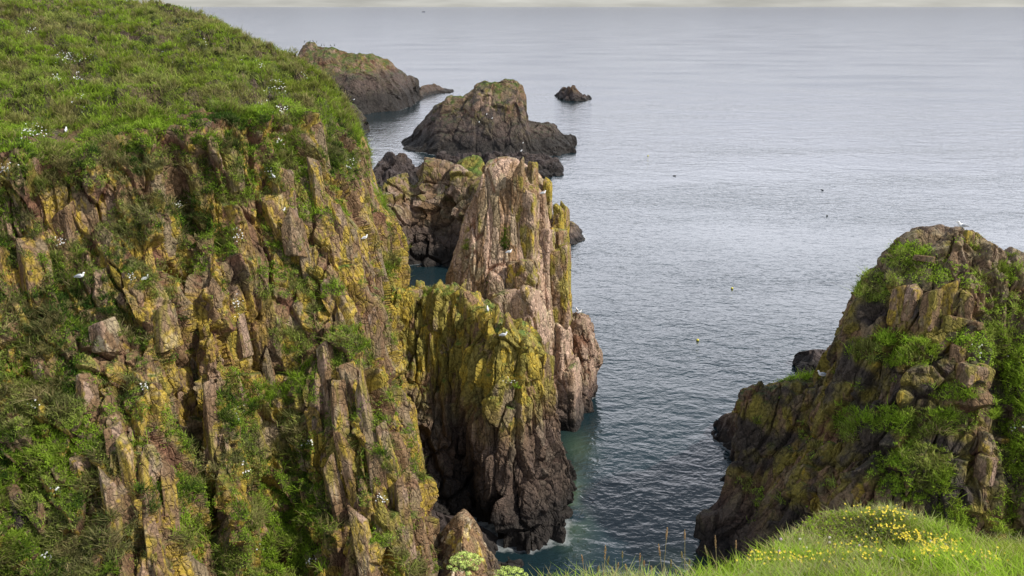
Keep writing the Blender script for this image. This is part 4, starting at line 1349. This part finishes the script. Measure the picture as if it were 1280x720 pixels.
def spine(mb, pts, rad, sq=1.0, k=10):
    """Body along x: rings perpendicular to the spine, flattened sideways by sq."""
    pts = np.asarray(pts, float)
    d = nrm(np.gradient(pts, axis=0))
    a = np.tile(np.array([0, 1., 0]), (len(pts), 1))
    b = nrm(np.cross(d, a))
    th = np.arange(k) * 2 * np.pi / k
    v = pts[:, None] + np.array(rad)[:, None, None] * (a[:, None] * (sq * np.cos(th))[None, :, None] + b[:, None] * np.sin(th)[None, :, None])
    m = len(pts)
    idx = np.arange(m * k).reshape(m, k)
    nx = np.roll(idx, -1, 1)
    mb.add(v.reshape(-1, 3), np.stack([idx[:-1], nx[:-1], nx[1:], idx[1:]], -1).reshape(-1, 4))


def make_gull(name, sitting):
    """Faces +x; 0.5 m long; stands on or sits at the origin."""
    o = empty(name, (0, 0, 0))
    h = .05 if sitting else .13
    b = MB()
    spine(b, [(-.27, 0, h + .02), (-.20, 0, h + .045), (-.10, 0, h + .06), (0, 0, h + .065), (.10, 0, h + .085), (.155, 0, h + .135), (.175, 0, h + .19), (.195, 0, h + .225), (.225, 0, h + .225), (.25, 0, h + .218)],
          [.012, .035, .07, .088, .082, .058, .044, .046, .036, .006], .88)
    obj('body', b.build('body', M_GULLW), o)
    for s in (-1, 1):
        w = MB()
        pts = np.array([(.09, 0, h + .095), (.02, 0, h + .105), (-.08, 0, h + .10), (-.18, 0, h + .075), (-.30, 0, h + .045)])
        rr = np.array([.03, .062, .06, .036, .006])
        pts[:, 1] = s * np.array([.062, .07, .058, .035, .012])
        spine(w, pts, rr, .32, 8)
        obj('wing', w.build('wing', M_GULLG), o)
        if not sitting:
            l = MB()
            l.tube([(0, s * .03, h + .01), (.01, s * .03, .09), (.0, s * .03, .005)], [.011, .008, .008], 6)
            l.tube([(0, s * .03, .006), (.05, s * .035, .004)], [.014, .008], 6)
            obj('leg', l.build('leg', M_LEG), o)
    k = MB()
    spine(k, [(.24, 0, h + .217), (.265, 0, h + .213), (.29, 0, h + .20)], [.013, .010, .003], .8, 6)
    obj('beak', k.build('beak', M_BEAK), o)
    return o


def make_dark_bird(name):
    """Upright shag, faces +x, 0.75 m tall."""
    o = empty(name, (0, 0, 0))
    b = MB()
    spine(b, [(-.22, 0, .06), (-.14, 0, .16), (-.06, 0, .30), (.02, 0, .42), (.06, 0, .53), (.05, 0, .62), (.08, 0, .69), (.13, 0, .70), (.16, 0, .695)], [.015, .05, .10, .10, .055, .035, .042, .03, .012], .85)
    obj('body', b.build('body', M_DARKB), o)
    k = MB()
    spine(k, [(.15, 0, .697), (.20, 0, .69), (.24, 0, .68)], [.012, .008, .004], .8, 6)
    obj('beak', k.build('beak', M_BEAK), o)
    return o


def make_swimmer(name):
    o = empty(name, (0, 0, 0))
    b = MB()
    spine(b, [(-.24, 0, .05), (-.14, 0, .07), (0, 0, .06), (.12, 0, .07), (.17, 0, .10), (.185, 0, .13), (.22, 0, .145), (.26, 0, .135)], [.012, .06, .09, .075, .05, .04, .042, .012], .95)
    obj('body', b.build('body', M_DARKB), o)
    k = MB()
    spine(k, [(.25, 0, .134), (.28, 0, .13), (.31, 0, .125)], [.012, .009, .003], .8, 6)
    obj('beak', k.build('beak', M_LEG), o)
    return o


def top_at(W, px, py):
    return spot(W, px, py)


stand, sit = make_gull('gull', False), make_gull('gull', True)
gulls_used = [0, 0]


def gull(W, px, py, rz, sitting, label, scale=1.0, group=None, pos=None):
    src = sit if sitting else stand
    o = src if gulls_used[sitting] == 0 else copy_tree(src)
    gulls_used[sitting] += 1
    p = top_at(W, px, py) if pos is None else pos
    o.location = tuple(p + np.array([0, 0, .0]))
    o.rotation_euler = (0, 0, rz)
    o.scale = (scale,) * 3
    if 'group' in o:
        del o['group']
    tag(o, label, 'gull', group)


PI = math.pi


def highest_near(W, px, py, rad=7):
    X, Y = proj(W)
    m = np.hypot(X - px, Y - py) < rad
    if not m.any():
        return spot(W, px, py)
    z = np.where(m, W[..., 2], -1e9)
    return W[np.unravel_index(np.argmax(z), z.shape)].copy()


gull(CW, 1203, 292, PI * .97, 0, 'white gull with grey wings standing on the summit of the right crag', 1.15, pos=highest_near(CW, 1203, 294, 6) + np.array([0, -.2, .27]))
gull(CW, 1021, 470, PI * .92, 0, 'white gull standing on the low left ledge of the right crag', 1.15, pos=highest_near(CW, 1021, 472, 5) + np.array([0, -.25, .10]))
gull(SW, 634, 316, .35, 0, 'white gull perched in a crevice halfway up the tall stack', .95, pos=spot(SW, 634, 316) + np.array([0, -.25, 0]))
gull(BW, 610, 388, PI * .55, 0, 'white gull standing upright on the buttress top edge', .95)
gull(BW, 628, 423, .1, 1, 'white gull sitting on its nest at the buttress shoulder', .95)
gull(HW, 105, 343, .1, 1, 'white gull sitting in a recess of the left cliff beside the tall split block', 1.0, pos=spot(HW, 105, 343) + np.array([0, -.3, .0]))
gull(HW, 85, 165, PI * .6, 1, 'white gull sitting in a hollow under the turf rim, far left', .9)
for px, py, rz, lab in ((352, 268, .4, 'white gull sitting on top of a yellow block in the middle cliff'), (438, 210, 2.6, 'white gull sitting near the right shoulder of the left cliff'), (458, 297, .8, 'white gull sitting at the right edge of the left cliff'), (341, 224, 2.2, 'white gull sitting on a cream slab below the turf rim'), (181, 349, 1.0, 'white gull sitting on the cliff face left of the long gully')):
    gull(HW, px, py, rz, 1, lab, .85, pos=spot(HW, px, py) + np.array([0, -.12, .05]))
gull(SW, 678, 240, .4, 1, 'white gull sitting high among the columns of the tall stack', .9, pos=P(679, 243, 62.2))
FR = REG['fluted_rock'][0][0]
gull(FR, 720, 391, 2.0, 1, 'left of two white gulls on the small fluted rock', .9, pos=highest_near(FR, 720, 393, 5))
gull(FR, 728, 391, .6, 1, 'right of two white gulls on the small fluted rock', .9, pos=highest_near(FR, 729, 393, 5))
IS1, IS2 = REG['rocky_island'][0][0], REG['rocky_island'][1][0]
FARG = 'distant white gull on the pyramid-shaped island'
for px, py in ((610, 142), (617, 147), (599, 152), (656, 178)):
    gull(IS2, px, py, 1.2, 0, FARG, 1.0, 'distant gulls on the pyramid-shaped island')
SK = REG['low_skerry'][1][0]
gull(SK, 651, 194, 1.0, 0, 'distant white gull on the long black skerry', 1.2, pos=highest_near(SK, 651, 194, 4))
gull(IS1, 444, 124, .5, 0, 'distant white gull at the foot of the flat-topped island', 1.3)

shag = make_dark_bird('shag')
for k, px in enumerate((381, 388, 391.5, 396, 402, 405, 413, 418)):
    o = shag if k == 0 else copy_tree(shag)
    p = highest_near(IS1, px, 58, 5)
    p[0] = P(px, 55, p[1])[0]
    o.location = tuple(p - np.array([0, 0, .05]))
    o.rotation_euler = (0, 0, k * 1.7)
    s = 1.7 if k == 0 else 1.1 + .2 * (k % 3)
    o.scale = (min(s, 1.2),) * 3
    tag(o, 'dark seabird standing on the summit of the flat-topped island', 'seabird', 'dark seabirds on the flat-topped island')

sw = make_swimmer('swimming_seabird')
for k, (px, py, lab) in enumerate(((843, 220, 'dark seabird swimming in mid sea, left of the other two'), (1028, 238, 'farther of two dark seabirds swimming left of the crag top'), (1034, 270, 'nearer of two dark seabirds swimming left of the crag top'))):
    o = sw if k == 0 else copy_tree(sw)
    p = P(px, py, sea_Y(py))
    o.location = (p[0], p[1], -.03)
    o.rotation_euler = (0, 0, k * 2.0)
    o.scale = (1.3,) * 3
    tag(o, lab, 'seabird')

M_BUOY = plain_material('yellow_plastic', (.62, .55, .06), .45, .08)
M_ROPE = plain_material('rope', (.2, .18, .12), .9, .2)
for px, py, lab in ((915, 361, 'upper pale yellow buoy floating left of the right crag'), (872, 426, 'lower yellow buoy floating nearest the shore'), (810, 195, 'distant orange-yellow float in the open sea')):
    p = P(px, py, sea_Y(py))
    o = empty('buoy', (p[0], p[1], 0))
    b = MB()
    b.ball((0, 0, .07), .14, .14, .13, 14, 10)
    obj('float', b.build('float', M_BUOY), o)
    b = MB()
    b.tube([(0, 0, .18), (0, 0, .21), (.025, 0, .23), (.05, 0, .21), (.045, 0, .17)], .012, 6)
    obj('eye', b.build('eye', M_ROPE), o)
    tag(o, lab, 'buoy')

# dried stalk on the skyline
p = highest_near(HW, 239, 26, 4)
o = empty('dock_stalk', tuple(p))
b = MB()
b.tube([(0, 0, 0), (.02, 0, .5), (0, 0, .95)], [.03, .025, .01], 6)
obj('stem', b.build('stem', M_STEM), o)
b = MB()
for k in range(26):
    z = .4 + .55 * r.random()
    th = r.random() * 6.28
    b.ball((.06 * math.cos(th) * (1.1 - z), .06 * math.sin(th) * (1.1 - z), z), .03, .03, .05, 5, 4)
obj('seed_head', b.build('seed_head', M_CAMP), o)
tag(o, 'single dark upright stalk on the headland skyline', 'plant')

# fishing boat at the horizon
p = P(529, 10.2, 5200.0)
o = empty('fishing_boat', (p[0], 5200.0, 0))
M_HULL = plain_material('dark_hull', (.05, .06, .09), .5, .1)
b = MB()
hs = np.array([(-9, 2.2, 2.6), (-3, 2.8, 2.4), (4, 2.5, 2.8), (9, .2, 4.0)])
v = []
for x, w, h in hs:
    v += [(x, -w, h), (x, -w * .6, -.8), (x, w * .6, -.8), (x, w, h)]
idx = np.arange(16).reshape(4, 4)
nx = np.roll(idx, -1, 1)
q = np.stack([idx[:-1], nx[:-1], nx[1:], idx[1:]], -1).reshape(-1, 4).tolist() + [[0, 1, 2, 3], [15, 14, 13, 12]]
b.add(np.array(v), np.array(q))
obj('hull', b.build('hull', M_HULL, False), o)
b = MB()
pv, pq, _ = block_mesh('wheelhouse', 5, 3.4, 4, 5, {}, n=4, jit=.03, rough=.0, slant=0)
b.add(pv + np.array([-2, 0, 4.2]), pq)
obj('wheelhouse', b.build('wheelhouse', plain_material('painted_wheelhouse', (.5, .5, .5), .5, .05), False), o)
b = MB()
b.tube([(1, 0, 2), (1, 0, 11)], [.25, .12], 6)
obj('mast', b.build('mast', M_HULL), o)
tag(o, 'tiny dark boat on the horizon', 'boat')
open("/tmp/tlog","a").write("things %.1f\n"%(time.time()-T0))

# ================================================================== SEA
def sea_material():
    m, nt, out = new_mat('sea_water')
    geo = nd(nt, 'ShaderNodeNewGeometry')
    bs = nd(nt, 'ShaderNodeBsdfPrincipled')
    bs.inputs['Roughness'].default_value = .08
    bs.inputs['IOR'].default_value = 1.333
    ln = nd(nt, 'ShaderNodeTexNoise')
    ln.inputs['Scale'].default_value = .03
    ln.inputs['Detail'].default_value = 4
    lm = nd(nt, 'ShaderNodeMapping')
    lm.inputs['Scale'].default_value = (.5, 1.6, 1)
    lm.inputs['Rotation'].default_value = (0, 0, .15)
    nt.links.new(geo.outputs['Position'], lm.inputs['Vector'])
    nt.links.new(lm.outputs['Vector'], ln.inputs['Vector'])
    prev = None
    for scale, stretch, dist, strength, rot in ((.16, (1, 1.7, 1), .25, .8, .35), (.7, (1, 1.5, 1), .13, 1.0, .2), (2.0, (1, 1.3, 1), .055, 1.0, .5)):
        mp = nd(nt, 'ShaderNodeMapping')
        mp.inputs['Scale'].default_value = stretch
        mp.inputs['Rotation'].default_value = (0, 0, rot)
        nt.links.new(geo.outputs['Position'], mp.inputs['Vector'])
        n = nd(nt, 'ShaderNodeTexNoise')
        n.inputs['Scale'].default_value = scale
        n.inputs['Detail'].default_value = 3
        n.inputs['Roughness'].default_value = .5
        n.inputs['Distortion'].default_value = .6
        nt.links.new(mp.outputs['Vector'], n.inputs['Vector'])
        bp = nd(nt, 'ShaderNodeBump')
        lr = nd(nt, 'ShaderNodeMapRange')
        lr.inputs['From Min'].default_value = .35
        lr.inputs['From Max'].default_value = .65
        lr.inputs['To Min'].default_value = .45 * strength
        lr.inputs['To Max'].default_value = 1.0
        nt.links.new(ln.outputs['Fac'], lr.inputs['Value'])
        nt.links.new(lr.outputs['Result'], bp.inputs['Strength'])
        bp.inputs['Distance'].default_value = dist * .95
        nt.links.new(n.outputs['Fac'], bp.inputs['Height'])
        if prev:
            nt.links.new(prev.outputs['Normal'], bp.inputs['Normal'])
        prev = bp
    nt.links.new(prev.outputs['Normal'], bs.inputs['Normal'])
    # shoal water, paler and greener over weed near the rocks
    at = nd(nt, 'ShaderNodeAttribute', attribute_name='Col')
    nt.links.new(at.outputs['Color'], bs.inputs['Base Color'])
    fn = nd(nt, 'ShaderNodeTexNoise')
    fn.inputs['Scale'].default_value = 3.2
    fn.inputs['Detail'].default_value = 5
    fn.inputs['Roughness'].default_value = .7
    nt.links.new(geo.outputs['Position'], fn.inputs['Vector'])
    fa = nd(nt, 'ShaderNodeMath', operation='ADD')
    nt.links.new(fn.outputs['Fac'], fa.inputs[0])
    nt.links.new(at.outputs['Alpha'], fa.inputs[1])
    fr = nd(nt, 'ShaderNodeMapRange')
    fr.inputs['From Min'].default_value = 1.2
    fr.inputs['From Max'].default_value = 1.55
    fr.inputs['To Max'].default_value = .35
    nt.links.new(fa.outputs[0], fr.inputs['Value'])
    fb = nd(nt, 'ShaderNodeBsdfDiffuse')
    fb.inputs['Color'].default_value = (.62, .64, .64, 1)
    fm = nd(nt, 'ShaderNodeMixShader')
    nt.links.new(fr.outputs['Result'], fm.inputs[0])
    nt.links.new(bs.outputs[0], fm.inputs[1])
    nt.links.new(fb.outputs[0], fm.inputs[2])
    nt.links.new(fm.outputs[0], out.inputs['Surface'])
    return m


M_SEA = sea_material()
ys = np.concatenate([np.linspace(-300, 20, 20), np.linspace(24, 130, 420), np.linspace(130.5, 330, 400), np.geomspace(333, 60000, 60)])
xs = np.concatenate([-np.geomspace(60000, 92, 30), np.linspace(-90, 45, 540), np.geomspace(46, 60000, 30)])
X, Y = np.meshgrid(xs, ys, indexing='ij')
SV = np.stack([X, Y, 0 * X], -1)
deep = np.array([.009, .021, .026])
sc = deep * np.ones(SV.shape)
a = P(712, 625, sea_Y(625))
sh = np.exp(-(((X - a[0]) / 1.2) ** 2 + ((Y - a[1]) / 5.0) ** 2)) * sstep(.35, .6, fbm(SV * .8, 1500, 3))
a2 = P(722, 560, sea_Y(560))
sh = np.maximum(sh, np.exp(-(((X - a2[0]) / 1.2) ** 2 + ((Y - a2[1]) / 2.5) ** 2)) * .6)
a3 = P(845, 705, sea_Y(705))
sh = np.maximum(sh, .7 * np.exp(-(((X - a3[0]) / 1.6) ** 2 + ((Y - a3[1]) / 1.5) ** 2)))
sc = lerp(sc, np.array([.055, .085, .050]), sh)
ras = np.zeros((700, 1300))
for lst in REG.values():
    for ent in lst:
        q = ent[0].reshape(-1, 3)
        q = q[np.abs(q[:, 2] - .05) < .30]
        ii = ((q[:, 0] + 100) / .25).astype(int)
        jj = ((q[:, 1] - 20) / .25).astype(int)
        k = (ii >= 2) & (ii < 698) & (jj >= 2) & (jj < 1298)
        ras[ii[k], jj[k]] = 1
for _ in range(2):
    ras = np.maximum.reduce([ras, np.roll(ras, 1, 0) * .8, np.roll(ras, -1, 0) * .8, np.roll(ras, 1, 1) * .8, np.roll(ras, -1, 1) * .8])
ii, jj = ((X + 100) / .25).astype(int), ((Y - 20) / .25).astype(int)
ins = (ii >= 0) & (ii < 700) & (jj >= 0) & (jj < 1300)
foam = np.where(ins, ras[np.clip(ii, 0, 699), np.clip(jj, 0, 1299)], 0)
foam = foam * sstep(.42, .62, fbm(SV * .35, 1600, 2))
sc = np.concatenate([sc, foam[..., None]], -1)
sea = obj('sea', grid_mesh('sea', SV[:, ::-1], sc[:, ::-1], M_SEA))
tag(sea, kind='structure')

# ================================================================== LIGHT, SKY, CAMERA
SUN_EL, SUN_AZ = math.radians(47), math.radians(107)        # azimuth clockwise from +Y
sd = np.array([math.sin(SUN_AZ) * math.cos(SUN_EL), math.cos(SUN_AZ) * math.cos(SUN_EL), math.sin(SUN_EL)])
L = bpy.data.lights.new('sun', 'SUN')
L.energy = 5.0
L.angle = math.radians(1.5)
L.color = (1.0, .95, .86)
so_ = bpy.data.objects.new('sun', L)
C.objects.link(so_)
from mathutils import Vector
so_.rotation_euler = Vector(sd).to_track_quat('Z', 'Y').to_euler()

w = bpy.data.worlds.new('World')
bpy.context.scene.world = w
w.use_nodes = True
nt = w.node_tree
nt.nodes.clear()
out = nt.nodes.new('ShaderNodeOutputWorld')
bg = nt.nodes.new('ShaderNodeBackground')
st = nt.nodes.new('ShaderNodeTexSky')
st.sky_type = 'NISHITA'
st.sun_disc = False
st.sun_elevation = SUN_EL
st.sun_rotation = SUN_AZ
st.air_density = 1.0
st.dust_density = 2.0
tc = nt.nodes.new('ShaderNodeTexCoord')
sx = nt.nodes.new('ShaderNodeSeparateXYZ')
nt.links.new(tc.outputs['Generated'], sx.inputs[0])
# cloud brightness by height above the horizon (a bright bank low down, grey sheet above)
rp = nt.nodes.new('ShaderNodeValToRGB')
cr = rp.color_ramp
cr.elements[0].position = 0.0
cr.elements[0].color = (.62, .61, .56, 1)
cr.elements[1].position = 1.0
cr.elements[1].color = (.36, .43, .58, 1)
for pos, c_ in ((.010, (.66, .655, .61)), (.025, (.33, .35, .45)), (.07, (.60, .62, .74)), (.14, (1.45, 1.48, 1.68)), (.24, (3.5, 3.52, 3.82)), (.34, (4.1, 4.15, 4.5)), (.41, (2.3, 2.38, 2.6)), (.49, (.70, .84, 1.02)), (.66, (.62, .73, .90))):
    e = cr.elements.new(pos)
    e.color = c_ + (1,)
nt.links.new(sx.outputs['Z'], rp.inputs['Fac'])
mp = nt.nodes.new('ShaderNodeMapping')
mp.inputs['Scale'].default_value = (5, 5, 45)
nt.links.new(tc.outputs['Generated'], mp.inputs['Vector'])
cn = nt.nodes.new('ShaderNodeTexNoise')
cn.inputs['Scale'].default_value = 2.2
cn.inputs['Detail'].default_value = 6
nt.links.new(mp.outputs['Vector'], cn.inputs['Vector'])
mr = nt.nodes.new('ShaderNodeMapRange')
mr.inputs['From Min'].default_value = .3
mr.inputs['From Max'].default_value = .7
mr.inputs['To Min'].default_value = 7.6
mr.inputs['To Max'].default_value = 12.4
nt.links.new(cn.outputs['Fac'], mr.inputs['Value'])
# out-of-view cloud: bright over the sea ahead, dimmed behind to cut fill light
az = nt.nodes.new('ShaderNodeMapRange')
az.interpolation_type = 'SMOOTHSTEP'
az.inputs['From Min'].default_value = -.35
az.inputs['From Max'].default_value = .55
az.inputs['To Min'].default_value = .72
az.inputs['To Max'].default_value = 1.0
nt.links.new(sx.outputs['Y'], az.inputs['Value'])
am = nt.nodes.new('ShaderNodeMath')
am.operation = 'MULTIPLY'
sc_ = nt.nodes.new('ShaderNodeVectorMath')
sc_.operation = 'SCALE'
nt.links.new(rp.outputs['Color'], sc_.inputs[0])
nt.links.new(mr.outputs['Result'], am.inputs[0])
nt.links.new(az.outputs['Result'], am.inputs[1])
nt.links.new(am.outputs[0], sc_.inputs['Scale'])
mx = nt.nodes.new('ShaderNodeMix')
mx.data_type = 'RGBA'
mx.inputs[0].default_value = .85
nt.links.new(st.outputs['Color'], mx.inputs[6])
nt.links.new(sc_.outputs[0], mx.inputs[7])
nt.links.new(mx.outputs[2], bg.inputs['Color'])
bg.inputs['Strength'].default_value = .1
nt.links.new(bg.outputs[0], out.inputs['Surface'])

cam = bpy.data.cameras.new('camera')
cam.sensor_width = 36.0
cam.lens = F_PX / 1280.0 * 36.0
cam.clip_start = .1
cam.clip_end = 150000
co = bpy.data.objects.new('camera', cam)
co.location = (0, 0, CAM_Z)
co.rotation_euler = (math.pi / 2 - PITCH, 0, 0)
C.objects.link(co)
s = bpy.context.scene
s.camera = co
s.view_settings.view_transform = 'Standard'
s.view_settings.look = 'None'
s.view_settings.gamma = 1.0
s.view_settings.exposure = 0.0
s.view_settings.use_curve_mapping = False
s.cycles.max_bounces = 5
s.cycles.use_denoising = True
open("/tmp/tlog","a").write("done %.1f\n"%(time.time()-T0))
